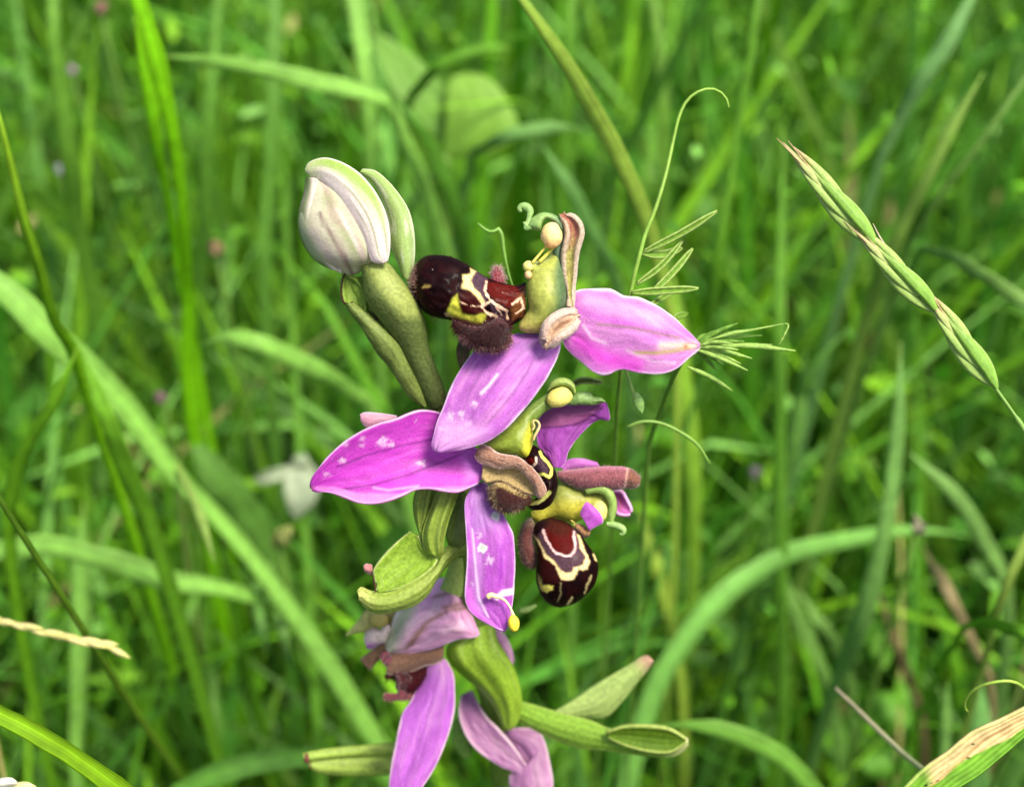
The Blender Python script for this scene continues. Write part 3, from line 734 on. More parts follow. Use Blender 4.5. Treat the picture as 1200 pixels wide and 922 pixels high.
rc = loft('petal', g5([(610, 55), (700, 45), (780, 35), (860, 28), (930, 28), (975, 32), (1020, 45), (1055, 75), (1065, 95)]), g5([(620, 105), (680, 130), (730, 150), (800, 155), (860, 152), (920, 158), (980, 150), (1030, 150), (1062, 125)]), M_FELT, roll_c, fc, d=(-84, -74, -68, -62), bulge=(12, 13, 12), nl=70, nr=40, wav=1.5)
surf_hairs('fringe', rc, 500, .025, .002, rgb(190, 140, 130), rgb(240, 220, 215), fc, outward=.8)
ps = sepal_col(rgb(206, 122, 216), rgb(226, 160, 230), rgb(190, 96, 204), rim=(.9, 1.0), seed=61, tipw=.8, veins=(0,), vs=.2)
petal('sepal', g5([(640, 40), (655, 10), (700, -8), (760, -5), (830, 15)]), g5([(645, 50), (680, 45), (740, 42), (800, 40), (840, 28)]), M_PETAL, ps, fc, d=(-96, -92), cup=-4, nl=40, nw=20)
def cr_extra(c, u, v, X, Y):
    return mix(c, rgb(176, 84, 128), spoly(X, Y, g5([(920, 180), (960, 170), (985, 250), (940, 275)]), 4) * .7)
petal('sepal', g5([(895, 165), (930, 158), (965, 165), (990, 205), (1012, 250), (1013, 275)]), g5([(905, 200), (920, 240), (930, 275), (945, 290), (985, 296), (1008, 290)]), M_PETAL, sepal_col(rgb(206, 110, 204), rgb(226, 160, 230), rgb(190, 96, 190), rim=(.8, 1.0), rimc=rgb(244, 196, 238), seed=63, tipw=.9, veins=(), extra=cr_extra), fc, d=(-110, -104), cup=8, nl=40, nw=24)
petal('petal', g5([(742, 285), (752, 250), (770, 225)]), g5([(785, 372), (830, 345), (858, 325), (830, 275), (772, 226)]), M_PETAL, sepal_col(rgb(200, 104, 220), rgb(214, 130, 226), rgb(180, 80, 204), rim=(.93, 1.0), seed=65, veins=(), tipw=.4), fc, d=(-58, -54, -58), cup=-4, nl=30, nw=24)
def lip_c(u, v, X, Y, s):
    X, Y = X + 3.0 * (fbm(X * .14, Y * .14, 85) - .5), Y + 3.0 * (fbm(X * .14, Y * .14, 87) - .5)
    n = fbm(X * .12, Y * .12, 45)
    c = mix(np.broadcast_to(BLACKM, u.shape + (3,)), MAROON, sm(.4, .75, n) * .45)
    c = mix(c, rgb(46, 10, 10), spoly(X, Y, gC([(170, 320), (250, 470), (340, 540), (380, 680), (240, 680), (200, 520)]), 4) * .8)
    c = mix(c, rgb(72, 50, 60), spoly(X, Y, gC([(200, 310), (250, 260), (490, 250), (520, 330), (580, 500), (500, 550), (480, 620), (380, 620), (330, 530), (250, 460)]), 1.5))
    c = mix(c, rgb(74, 11, 9), spoly(X, Y, gC([(250, 280), (300, 200), (440, 230), (475, 300), (480, 400), (450, 455), (380, 455), (300, 400)]), 1.5))
    c = mix(c, rgb(56, 26, 18), spoly(X, Y, gC([(240, 250), (290, 180), (430, 215), (470, 270), (420, 310), (300, 290)]), 5) * .8)
    c = mix(c, rgb(220, 180, 176), sm(1.9, .9, dline(X, Y, gC([(247, 275), (258, 330), (300, 400), (350, 450), (410, 470), (455, 465), (485, 430), (492, 370), (478, 290)]))))
    c = mix(c, rgb(232, 206, 146), spoly(X, Y, gC([(170, 300), (200, 330), (250, 440), (330, 510), (370, 580), (420, 605), (470, 590), (480, 555), (550, 535), (570, 490), (530, 400), (505, 300), (525, 310), (560, 430), (605, 510), (580, 575), (545, 580), (515, 565), (500, 600), (470, 655), (380, 655), (355, 600), (340, 545), (250, 480), (215, 400)]), 1.5))
    c = mix(c, rgb(212, 202, 96), spoly(X, Y, gC([(200, 650), (240, 690), (325, 700), (320, 730), (270, 755), (225, 735)]), 1.3))
    c = mix(c, rgb(150, 140, 80), spoly(X, Y, gC([(190, 600), (230, 650), (240, 740), (200, 700)]), 2.0) * .7)
    for pl, wd, k in (([(560, 750), (590, 680), (610, 620)], 1.3, .45), ([(425, 840), (465, 795)], 1.8, .65), ([(370, 680), (378, 760), (350, 820)], 1, .25), ([(635, 465), (655, 500)], 1.8, .85)):
        c = mix(c, rgb(206, 190, 130), sm(wd + .7, wd - .7, dline(X, Y, gC(pl))) * k)
    return c
loft('lip', gC([(235, 185), (185, 220), (165, 290), (180, 360), (195, 440), (195, 520), (185, 600), (190, 680), (225, 770), (275, 830), (340, 862)]),
     gC([(300, 172), (420, 205), (490, 260), (540, 320), (590, 390), (640, 460), (665, 540), (660, 620), (630, 700), (560, 780), (470, 840), (370, 866)]), M_LIP, lip_c, fc, d=(-86, -70, -62, -64, -76), bulge=(16, 24, 28, 26, 20), nl=130, nr=120, wav=1)
def lobe_cc(u, v, X, Y, s):
    return mix(np.broadcast_to(rgb(96, 48, 44), u.shape + (3,)), rgb(176, 150, 120), sm(622, 606, Y))
lcl = bpy.data.objects[[o.name for o in fc.children if o.name.startswith('lip')][0]]
surf_hairs('lip_hair', lcl, 1500, .018, .0016, rgb(22, 6, 7), rgb(70, 30, 28), fc, lambda x, y: np.hypot((x - 664) / 34, (y - 660) / 48) > .86, outward=.9)
lc = loft('side_lobe', gC([(150, 170), (100, 200), (65, 270), (50, 350), (55, 430), (80, 510), (140, 560)]), gC([(180, 230), (170, 290), (165, 360), (185, 420), (195, 480), (190, 540), (160, 570)]), M_FELT, lobe_cc, fc, d=(-86, -80, -84), bulge=(12, 16, 12), nl=40, nr=40)
surf_hairs('lobe_hair', lc, 900, .045, .0022, rgb(110, 60, 56), rgb(206, 170, 160), fc, outward=.7, gravity=-UPV * .3)
petal('petal', gC([(490, 230), (530, 235), (580, 265), (605, 285)]), gC([(500, 260), (530, 290), (555, 320), (598, 305)]), M_FELT, flat(rgb(150, 110, 74), .3), fc, d=(-66, -64), cup=-6, nl=24, nw=16)

# ---- lowest flower, soft and farther off
g0 = lambda pts: cv(340, 692, 4, pts)
gD = lambda pts: cv(390, 690, 6.586, pts)
fd = loft('flower', gD([(95, 350), (140, 300), (200, 230), (250, 165), (330, 165), (440, 175), (520, 160)]), gD([(105, 362), (170, 345), (230, 335), (290, 310), (350, 300), (440, 290), (540, 280)]), M_GREEN, flat(rgb(170, 182, 104), .25, c2=rgb(150, 130, 70)), ORCH, d=(-190, -205, -225), bulge=(8, 10, 8), nl=50, nr=28)
ball('pollinium', 444, 726, -192, 11, 9, 8, M_POLLEN, rgb(178, 164, 86), fd, 14)
def d_top(c, u, v, X, Y):
    for pl in ([(520, 712), (540, 707), (556, 706)], [(483, 752), (500, 730), (525, 715), (548, 712)], [(476, 758), (495, 735)], [(510, 700), (535, 692), (550, 690)]):
        c = mix(c, rgb(160, 120, 112), np.exp(-((dline(X, Y, pl) + 2 * (fbm(X * .1, Y * .1, 4) - .5)) / 2.8) ** 2) * .85)
    c = mix(c, rgb(168, 190, 140), np.exp(-(dline(X, Y, [(457, 757), (468, 735), (480, 712)]) / 10) ** 2) * .85)
    c = mix(c, rgb(246, 238, 226), np.exp(-(dline(X, Y, [(452, 762), (459, 738), (468, 714), (478, 706)]) / 3) ** 2) * .8)
    return c
petal('sepal', gD([(410, 465), (420, 400), (450, 310), (490, 190), (560, 140), (650, 90), (720, 20), (800, -60), (860, -80)]), gD([(440, 490), (520, 495), (600, 490), (700, 470), (800, 445), (900, 405), (990, 375), (1080, 370), (1128, 350), (1100, 280), (1050, 160), (1000, 40), (930, -70)]), M_PETAL,
      sepal_col(rgb(250, 196, 240), rgb(255, 224, 248), rgb(238, 172, 232), rim=(.95, 1.0), seed=71, veins=(), extra=d_top), fd, d=(-185, -170, -172, -188), cup=-6, nl=70, nw=60, wav=9, ripple=7, dl=-22, dr=-6)
def d_brown(u, v, X, Y):
    c = np.broadcast_to(rgb(128, 94, 74), u.shape + (3,)) * (.8 + .4 * fbm(u * 4, v * 6, 3))[..., None]
    return mix(c, rgb(238, 200, 176), sm(.7, .98, u))
petal('petal', gD([(420, 580), (450, 510), (560, 500), (700, 480), (820, 440), (860, 430)]), gD([(415, 640), (470, 662), (540, 655), (620, 630), (700, 590), (780, 575), (850, 540)]), M_FELT, d_brown, fd, d=(-186, -182, -194), cup=-8, nl=46, nw=24)
ldp = loft('lip', gD([(400, 660), (470, 650), (560, 640), (650, 620), (730, 590)]), gD([(400, 690), (460, 690), (520, 740), (550, 800), (640, 790), (720, 690)]), M_LIP, flat(rgb(66, 18, 24), .4), fd, d=(-200, -192, -200), bulge=(16, 18, 12), nl=40, nr=40)
surf_hairs('lip_hair', ldp, 900, .06, .0026, rgb(60, 14, 20), rgb(140, 70, 76), fd, outward=.7, gravity=-UPV * .4)
petal('petal', gD([(470, 650), (500, 700), (490, 760), (510, 800)]), gD([(560, 640), (600, 690), (570, 740), (560, 790)]), M_FELT, flat(rgb(74, 22, 28), .5), fd, d=(-184, -178, -186), cup=8, ripple=6, nl=24, nw=16, wav=6)
ldl = loft('side_lobe', gD([(388, 820), (420, 800), (500, 800), (520, 730), (545, 740), (560, 800), (620, 800)]), gD([(390, 845), (430, 862), (500, 858), (550, 860), (590, 855), (620, 850), (645, 830)]), M_FELT, flat(rgb(112, 52, 62), .4), fd, d=(-188, -184, -190), bulge=(6, 8, 6), nl=40, nr=24)
surf_hairs('lobe_hair', ldl, 300, .035, .0022, rgb(190, 110, 110), rgb(235, 190, 180), fd, outward=.8)
petal('petal', gD([(250, 390), (260, 330), (320, 305), (370, 325), (400, 290), (440, 280)]), gD([(260, 450), (300, 455), (350, 420), (400, 400), (420, 350), (442, 300)]), M_FELT, lambda u, v, X, Y: mix(np.broadcast_to(rgb(222, 200, 190), u.shape + (3,)), rgb(160, 96, 170), sm(748, 756, Y)), fd, d=(-194, -190), cup=-10, nl=30, nw=24)
petal('petal', gD([(215, 545), (260, 510), (330, 460), (400, 405)]), gD([(280, 620), (310, 590), (350, 540), (410, 470)]), M_FELT, flat(rgb(112, 84, 60), .4), fd, d=(-206, -200), cup=-5, nl=30, nw=16)
petal('petal', gD([(365, 540), (385, 500), (430, 490)]), gD([(400, 590), (430, 570), (455, 530)]), M_FELT, flat(rgb(130, 60, 76), .4), fd, d=(-190, -188), cup=10, nl=20, nw=16)
DL = g0([(640, 340), (600, 440), (565, 520), (530, 570), (510, 640), (495, 720), (478, 800), (468, 880), (466, 950), (480, 1010), (505, 1040)])
DR = g0([(720, 320), (740, 345), (765, 400), (770, 480), (768, 560), (750, 640), (720, 730), (690, 800), (650, 870), (610, 930), (560, 1000), (515, 1042)])
petal('sepal', DL, DR, M_PETAL, sepal_col(rgb(192, 110, 216), rgb(222, 164, 228), rgb(174, 84, 206), rim=(.88, 1.0), rimc=rgb(238, 214, 222), seed=81, tipw=.6, veins=(0,), vs=.2, basepale=.2), fd, d=(-200, -170, -160, -150), cup=-8, nl=80, nw=40, ripple=4, wav=3)
DB = sepal_col(rgb(176, 128, 176), rgb(210, 170, 206), rgb(150, 96, 158), rim=(.86, 1.0), rimc=rgb(226, 200, 214), seed=91, tipw=.6, veins=(0, .4), vs=.35)
petal('sepal', g0([(850, 465), (885, 530), (920, 590), (970, 640), (1040, 720), (1090, 790), (1120, 850), (1130, 900)]), g0([(800, 490), (790, 560), (800, 620), (830, 690), (880, 750), (950, 800), (1030, 840), (1090, 870), (1120, 910)]), M_PETAL, DB, fd, d=(-290, -270, -262), cup=6, nl=60, nw=30, wav=4)
petal('sepal', g0([(1010, 650), (1080, 645), (1150, 650), (1190, 700), (1215, 800), (1230, 900), (1220, 1000), (1200, 1080)]), g0([(1005, 660), (1040, 720), (1085, 790), (1110, 830), (1060, 850), (1030, 870), (1040, 940), (1100, 1040), (1180, 1085)]), M_PETAL, DB, fd, d=(-285, -262, -256), cup=-8, nl=60, nw=30, wav=4)
petal('sepal', g0([(930, 190), (960, 180), (1000, 205), (1030, 260), (1045, 320), (1035, 360)]), g0([(925, 200), (950, 240), (985, 290), (1010, 330), (1030, 362)]), M_PETAL, DB, fd, d=(-270, -265), cup=-4, nl=40, nw=18)

# ---- the closed bud on top
BUDW, BUDG = rgb(228, 218, 214), rgb(176, 192, 134)
gb = lambda pts: cv(340, 170, 4, pts)
def bud_c(u, v, X, Y, s):
    c = np.broadcast_to(rgb(208, 204, 180), u.shape + (3,)) * (.85 + .3 * fbm(u * 3, v * 3, 6))[..., None]
    c = mix(c, rgb(162, 172, 126), np.exp(-(dline(X, Y, gb([(180, 250), (240, 360), (310, 470), (340, 540)])) / 9) ** 2) * .9)
    c = mix(c, rgb(120, 92, 92), np.exp(-(dline(X, Y, gb([(140, 320), (165, 380), (200, 430), (250, 520), (290, 600)])) / 2.6) ** 2) * .8)
    c = mix(c, rgb(205, 180, 190), np.exp(-(dline(X, Y, gb([(90, 400), (150, 480), (220, 570)])) / 6) ** 2) * .6)
    c = mix(c, rgb(240, 226, 228), np.exp(-(dline(X, Y, gb([(215, 300), (290, 420), (345, 530)])) / 3.0) ** 2) * .6)
    c = mix(c, rgb(128, 150, 84), np.exp(-(dline(X, Y, gb([(165, 220), (200, 300), (250, 400), (300, 500)])) / 2.6) ** 2) * .5)
    c = mix(c, rgb(176, 140, 146), sm(.45, .7, fbm(u * 5, v * 3 + 4, 66)) * .45)
    c = mix(c, rgb(190, 200, 150), sm(-.5, -.95, u) * .7)
    return c
bud = loft('bud', gb([(95, 140), (80, 190), (62, 250), (45, 310), (38, 360), (48, 420), (75, 480), (110, 530), (160, 565), (215, 590), (265, 612)]), gb([(160, 140), (260, 200), (330, 290), (390, 380), (430, 450), (440, 500), (425, 540), (390, 560), (355, 570), (320, 600), (280, 616)]), M_BUD, bud_c, ORCH,
           d=(10, 20, 16, 4), bulge=(20, 36, 38, 20), back=(16, 30, 30, 16), nl=70, nr=60, wav=1)
def hood_c(u, v, X, Y):
    c = mix(np.broadcast_to(rgb(242, 230, 226), u.shape + (3,)), rgb(160, 188, 96), sm(.25, -.55, u + .5 * (fbm(u * 2, v * 3, 8) - .5)) * sm(.95, .5, v))
    c = mix(c, rgb(206, 214, 160), sm(.2, 0, v))
    c = mix(c, rgb(212, 178, 200), sm(.45, .7, fbm(u * 5, v * 2, 9)) * .35 * sm(.3, .6, v))
    c = mix(c, rgb(206, 186, 150), np.exp(-((u - .1 - .2 * v) / .05) ** 2) * .3)
    c = mix(c, rgb(150, 168, 104), sm(.5, .75, fbm(u * 5 + 4, v * 1.6 + 7, 19)) * .65 * sm(.2, .5, v))
    c = mix(c, rgb(196, 140, 166), sm(.55, .8, fbm(u * 6 + 9, v * 1.8 + 2, 29)) * .5 * sm(.3, .6, v))
    k = np.abs(np.sin((u * 3.2 + .5 * v) * math.pi)); c = c * (1 - .22 * np.exp(-(k / .2) ** 2) * sm(.2, .5, v))[..., None]
    return mix(c, rgb(238, 230, 226), sm(.84, 1, np.abs(u)))
petal('sepal', gb([(72, 118), (90, 85), (140, 65), (190, 66), (260, 92), (330, 140), (390, 210), (430, 280), (455, 350), (466, 420), (465, 490), (455, 545)]), gb([(76, 128), (100, 145), (135, 155), (185, 195), (240, 255), (280, 310), (320, 375), (345, 430), (365, 490), (380, 535), (400, 550), (440, 552)]), M_BUD, hood_c, bud,
      d=(20, 42, 56, 56, 46), cup=-9, nl=90, nw=36, thick=.02, wav=1)
def left_c(u, v, X, Y):
    c = mix(np.broadcast_to(rgb(214, 208, 188), u.shape + (3,)), rgb(140, 164, 88), sm(.1, -.8, u))
    return mix(mix(c, rgb(250, 248, 244), sm(.65, .95, u)), rgb(190, 160, 174), sm(.5, .7, fbm(u * 3, v * 4, 5)) * .4)
petal('sepal', gb([(78, 150), (68, 220), (48, 290), (38, 360), (46, 420), (72, 480), (110, 530), (160, 566)]), gb([(135, 160), (138, 200), (132, 260), (130, 320), (145, 400), (180, 480), (215, 550), (240, 600)]), M_BUD, left_c, bud, d=(26, 42, 42, 26), cup=-9, nl=60, nw=26, thick=.02, dl=-16)
def net_c(u, v, X, Y):
    c = np.broadcast_to(rgb(158, 184, 110), u.shape + (3,)) * (.78 + .4 * fbm(u * 3, v * 5, 6))[..., None]
    k = np.minimum(np.abs(np.sin(u * 6 + v * 3)), np.abs(np.sin(v * 28 + u * 5 + 3 * vn(u * 3, v * 6, 4))) + .25)
    c = mix(c, rgb(120, 156, 82), np.exp(-(k / .16) ** 2) * .5)
    c = mix(c, rgb(236, 232, 220), sm(.5, .72, fbm(u * 3 + 8, v * 4, 16)) * .45)
    return mix(c, rgb(226, 232, 200), sm(.8, 1, np.abs(u)))
petal('sepal', gb([(325, 128), (350, 145), (400, 190), (440, 270), (465, 360), (468, 440), (485, 500), (510, 560), (530, 620)]), gb([(340, 115), (400, 125), (460, 175), (510, 235), (550, 300), (572, 370), (582, 450), (580, 540), (560, 640)]), M_BUD, net_c, bud, d=(0, 12, 14, 6), cup=-12, nl=70, nw=34, thick=.02)
# ovary and bracts under the bud
OLV = rgb(132, 146, 82)
def b1c(u, v, X, Y, s):
    c = np.broadcast_to(rgb(106, 122, 64), u.shape + (3,)) * (.85 + .3 * fbm(u * 3, v * 5, 7))[..., None]
    c = mix(c, rgb(164, 178, 94), spoly(X, Y, cv(390, 300, 4.61, [(155, 40), (290, 35), (440, 210), (480, 330), (380, 340), (250, 180)]), 7) * .85)
    c = mix(c, rgb(84, 100, 52), sm(.3, 1, v) * .6)
    k = np.abs(np.sin((u * 5 + .4 * vn(v * 5, 0 * u, 4)) * math.pi))
    return c * (1 - .16 * np.exp(-(k / .3) ** 2))[..., None]
g8 = lambda pts: cv(390, 300, 4.61, pts)
loft('bract', g8([(155, 60), (160, 130), (170, 220), (210, 290), (270, 370), (340, 470), (390, 560), (430, 650), (490, 770), (530, 830)]), g8([(230, 28), (300, 38), (360, 110), (420, 190), (480, 290), (510, 390), (520, 490), (560, 600), (600, 700), (625, 800)]), M_BRACT, b1c, ORCH, d=(24, 20, 0, -24, -44), bulge=(16, 24, 20, 16), nl=70, nr=44, wav=2)
br2 = leafcol(rgb(120, 138, 68), 5, vein=.35, amp=.3)
loft('bract', g8([(62, 258), (90, 310), (140, 370), (190, 450), (240, 530), (300, 600), (360, 690), (420, 770), (490, 825)]), g8([(110, 250), (170, 290), (240, 350), (300, 410), (360, 480), (400, 560), (440, 640), (480, 720), (510, 800)]), M_BRACT, lambda u, v, X, Y, s: br2(u, v, X, Y), ORCH, d=(14, 10, -10, -40), bulge=(10, 12, 10), nl=60, nr=30, wav=2)
petal('bract', g8([(58, 100), (48, 150), (50, 210), (62, 256)]), g8([(85, 110), (130, 130), (175, 200), (180, 300)]), M_BRACT, leafcol(rgb(128, 158, 62), 8), ORCH, d=(10, 2, 4), cup=10, nl=30, nw=20)
tube('bract_edge', g8([(66, 92, 14), (52, 140, 14), (47, 200, 14), (58, 248, 16), (85, 258, 17), (108, 248, 17)]), [1.1, .9, 1, 1.3, 1.2, .9], M_DRY, rgb(60, 42, 22), ORCH, 24, 8)
tube('bract_edge', g8([(190, 300, 14), (220, 318, 14), (240, 345, 14), (250, 340, 14)]), [.6, .8, 1.5, .8], M_DRY, rgb(60, 46, 24), ORCH, 16, 8)
loft('ovary', g8([(80, 120), (110, 200), (180, 290), (260, 380)]), g8([(160, 110), (180, 200), (230, 300), (290, 390)]), M_GREEN, flat(rgb(126, 156, 56), .2), ORCH, d=(0, 2), bulge=(8, 8), nl=24, nr=18)
petal('bract', g8([(690, 430), (668, 500), (672, 560), (690, 620)]), g8([(760, 400), (750, 480), (730, 560), (710, 630)]), M_BRACT, leafcol(rgb(98, 92, 60), 8), ORCH, d=(-30, -30), nl=24, nw=12)
# pale petal tip behind the magenta sepal
petal('petal', [(422, 487), (428, 484), (445, 485), (465, 488)], [(423, 491), (430, 500), (445, 499), (465, 497)], M_PETAL, sepal_col(rgb(212, 160, 190), rgb(232, 196, 214), rgb(180, 120, 156), seed=14, veins=(), rim=(.7, 1)), fb, d=(-50, -50), cup=-4, nl=24, nw=12)

# ---- middle ovary and bracts
g3 = lambda pts: cv(340, 560, 4, pts)
def ov_c(c0, nr_=3.5, sd=3):
    def f(u, v, X, Y, s):
        c = np.broadcast_to(np.array(c0), u.shape + (3,)) * (.85 + .3 * fbm(u * 3, v * 5, sd))[..., None]
        k = np.abs(np.sin((u * nr_ / 2 + .15 * np.sin(v * 3) + .35 * (fbm(u * 2, v * 3, sd + 5) - .5)) * math.pi))
        c = mix(c, np.array([.42, .5, .18]), sm(.5, .8, fbm(u * 4 + 2, v * 1.5, sd + 8)) * .35)
        return mix(c, np.array(c0) * .6, np.exp(-(k / .2) ** 2) * .42 * (.4 + vn(u * 3, v * 5, sd)))
    return f
loft('ovary', g3([(590, 50), (575, 110), (580, 180), (600, 250), (630, 320), (660, 365)]), g3([(680, 50), (670, 110), (650, 180), (625, 240), (640, 300), (690, 368)]), M_GREEN, ov_c(rgb(128, 150, 62), 2), ORCH, d=(-58, -62, -66), bulge=(14, 14, 10), nl=50, nr=72, ribs=6, ribd=3)
loft('ovary', g3([(690, 50), (660, 130), (630, 210), (618, 280), (640, 350), (680, 372)]), g3([(800, 50), (770, 130), (745, 200), (725, 280), (718, 340), (700, 372)]), M_GREEN, ov_c(rgb(134, 158, 62), 3), ORCH, d=(-52, -54, -60), bulge=(16, 18, 12), nl=50, nr=72, ribs=6, ribd=3)
loft('ovary', g3([(800, 60), (770, 130), (745, 200), (730, 270), (740, 310)]), g3([(850, 80), (840, 160), (830, 240), (825, 300), (800, 330)]), M_GREEN, ov_c(rgb(100, 122, 54), 2), ORCH, d=(-74, -78), bulge=(12, 12), nl=40, nr=30)
petal('bract', g3([(560, 250), (500, 300), (440, 360), (395, 420), (390, 450), (405, 500), (410, 530)]), g3([(600, 270), (640, 340), (690, 380), (660, 430), (590, 480), (500, 520), (415, 535)]), M_BRACT, leafcol(rgb(134, 168, 52), 15, edge=.93), ORCH, d=(-62, -66, -60, -52), cup=8, nl=60, nw=36, wav=2)
petal('bract', g3([(830, 290), (770, 305), (720, 345), (700, 400), (640, 445), (560, 490), (480, 535), (410, 540), (360, 530), (332, 518), (322, 540)]), g3([(830, 340), (780, 365), (720, 420), (680, 470), (640, 540), (580, 590), (500, 615), (420, 628), (370, 612), (345, 585), (322, 560)]), M_BRACT, leafcol(rgb(150, 172, 78), 17, edge=.9, tip=rgb(190, 196, 110)), ORCH, d=(-84, -60, -48, -44, -44), cup=-14, nl=80, nw=28, thick=.05)
tube('bract_edge', g3([(388, 450, -48), (392, 480, -47), (398, 510, -46), (400, 535, -45)]), [.7, 1, 1.1, .8], M_DRY, rgb(70, 40, 30), ORCH, 12, 8)
petal('petal', g3([(348, 415), (360, 407), (385, 412)]), g3([(352, 430), (370, 445), (386, 450)]), M_FELT, flat(rgb(196, 130, 130), .2), fb, d=(-70, -66), cup=-5, nl=14, nw=10)
loft('ovary', g3([(760, 380), (735, 430), (720, 480), (700, 520)]), g3([(820, 370), (815, 440), (812, 520), (800, 560)]), M_GREEN, ov_c(rgb(150, 172, 90), 2), ORCH, d=(-130, -150), bulge=(12, 12), nl=24, nr=20)

# ---- lower ovary and bracts, right and left
gr_ = lambda pts: cv(520, 692, 4, pts)
loft('ovary', gr_([(125, 120), (40, 230), (10, 275), (30, 340), (90, 400), (170, 470), (230, 540), (265, 610), (290, 650)]), gr_([(230, 110), (250, 220), (290, 290), (330, 360), (358, 440), (368, 520), (360, 580), (340, 630), (310, 655)]), M_GREEN, ov_c(rgb(142, 176, 52), 3.2, 9), ORCH, d=(-215, -225, -245, -270), bulge=(26, 34, 30, 16), nl=90, nr=96, wav=2, ribs=7, ribd=2.6)
petal('bract', gr_([(350, 520), (440, 545), (560, 580), (680, 610), (780, 650), (870, 632), (960, 630), (1040, 640), (1110, 675), (1145, 700)]), gr_([(340, 600), (430, 650), (520, 690), (640, 730), (760, 740), (860, 755), (960, 768), (1060, 772), (1110, 750), (1145, 715)]), M_BRACT, leafcol(rgb(136, 176, 62), 19, edge=.86, ec=rgb(176, 196, 104), tip=rgb(210, 214, 150), vein=.3), ORCH, d=(-280, -252, -230, -215), cup=-12, nl=80, nw=36, thick=.05)
petal('bract', gr_([(760, 660), (850, 632), (960, 630), (1060, 645), (1135, 690)]), gr_([(770, 690), (860, 730), (960, 755), (1060, 758), (1135, 712)]), M_BRACT, leafcol(rgb(84, 116, 22), 24, edge=.8, ec=rgb(186, 204, 110)), ORCH, d=(-226, -208), cup=8, nl=36, nw=20)
petal('bract', gr_([(500, 580), (600, 520), (700, 450), (800, 390), (880, 345), (930, 312), (960, 308)]), gr_([(560, 600), (660, 590), (760, 585), (830, 520), (900, 430), (950, 370), (980, 325)]), M_BRACT, leafcol(rgb(170, 194, 112), 21, tip=rgb(200, 160, 140)), ORCH, d=(-300, -292, -280), cup=-12, nl=60, nw=26)
loft('bract', g0([(60, 760), (150, 740), (280, 725), (400, 715), (500, 705)]), g0([(70, 800), (150, 795), (280, 780), (400, 775), (500, 770)]), M_BRACT, lambda u, v, X, Y, s: br2(u, v, X, Y) * 1.75 * np.array([1, 1.05, .8]), ORCH, d=(-250, -270, -290), bulge=(9, 10), nl=40, nr=20)
loft('bract', g0([(85, 800), (150, 785), (280, 775), (400, 770), (500, 765)]), g0([(90, 838), (150, 860), (280, 868), (400, 868), (500, 860)]), M_BRACT, lambda u, v, X, Y, s: mix(br2(u, v, X, Y) * 1.55 * np.array([1, 1.05, .8]), rgb(80, 50, 30), sm(.06, 0, v)), ORCH, d=(-256, -276, -296), bulge=(10, 10), nl=40, nr=20)
ball('bract_tip', 359, 888, -246, 3.5, 6, 4, M_DRY, rgb(110, 62, 56), ORCH, 10)
petal('bract', g0([(780, 600), (760, 660), (760, 710), (800, 770), (825, 780)]), g0([(800, 590), (815, 650), (835, 720), (845, 770), (830, 782)]), M_BRACT, leafcol(rgb(130, 170, 70), 23), ORCH, d=(-330, -320), cup=-5, nl=30, nw=14)
tube('bract', [(608, 716, -190), (618, 714, -200), (628, 709, -205)], [3.5, 4.5, 2], M_BRACT, rgb(150, 178, 96), ORCH, 12, 8)
# ---------------------------------------------------------------- ground and the mass of grass
def soil_mat():
    m, n, l, b, out = mat_new('meadow_soil')
    tc = n.new('ShaderNodeTexCoord')
    no = n.new('ShaderNodeTexNoise'); no.inputs['Scale'].default_value = .35; no.inputs['Detail'].default_value = 8
    l.new(tc.outputs['Object'], no.inputs['Vector'])
    cr = n.new('ShaderNodeValToRGB')
    cr.color_ramp.elements[0].position = .35; cr.color_ramp.elements[0].color = (.010, .011, .005, 1)
    cr.color_ramp.elements[1].position = .7; cr.color_ramp.elements[1].color = (.02, .03, .008, 1)
    l.new(no.outputs['Fac'], cr.inputs[0]); l.new(cr.outputs[0], b.inputs['Base Color'])
    b.inputs['Roughness'].default_value = .9
    bp = n.new('ShaderNodeBump'); bp.inputs['Strength'].default_value = .6
    l.new(no.outputs['Fac'], bp.inputs['Height']); l.new(bp.outputs[0], b.inputs['Normal'])
    return m
gx = np.concatenate([[-6000, -1500, -400], np.linspace(-120, 120, 49), [400, 1500, 6000]])
GX, GY = np.meshgrid(gx, gx + 40, indexing='ij')
GZ = GROUND + 1.2 * (fbm(GX * .06 + 50, GY * .06 + 50, 3) - .5) - .6
g = mk('ground', np.stack([GX, GY, GZ], -1), gridF(len(gx), len(gx)), soil_mat(), origin=(0, 0, GROUND))
g['kind'] = 'structure'

def leaf_palette(n, r):
    """blade colours: mostly mid green, some yellow green, some blue green, few straw"""
    base = np.array([rgb(98, 158, 34), rgb(124, 182, 38), rgb(86, 150, 50), rgb(122, 178, 82), rgb(68, 124, 26), rgb(166, 164, 100)])
    p = np.array([.29, .21, .20, .15, .14, .01])
    c = base[r.choice(len(base), n, p=p)]
    return c * (.42 + 1.1 * r.random((n, 1)) ** 1.4) * .92

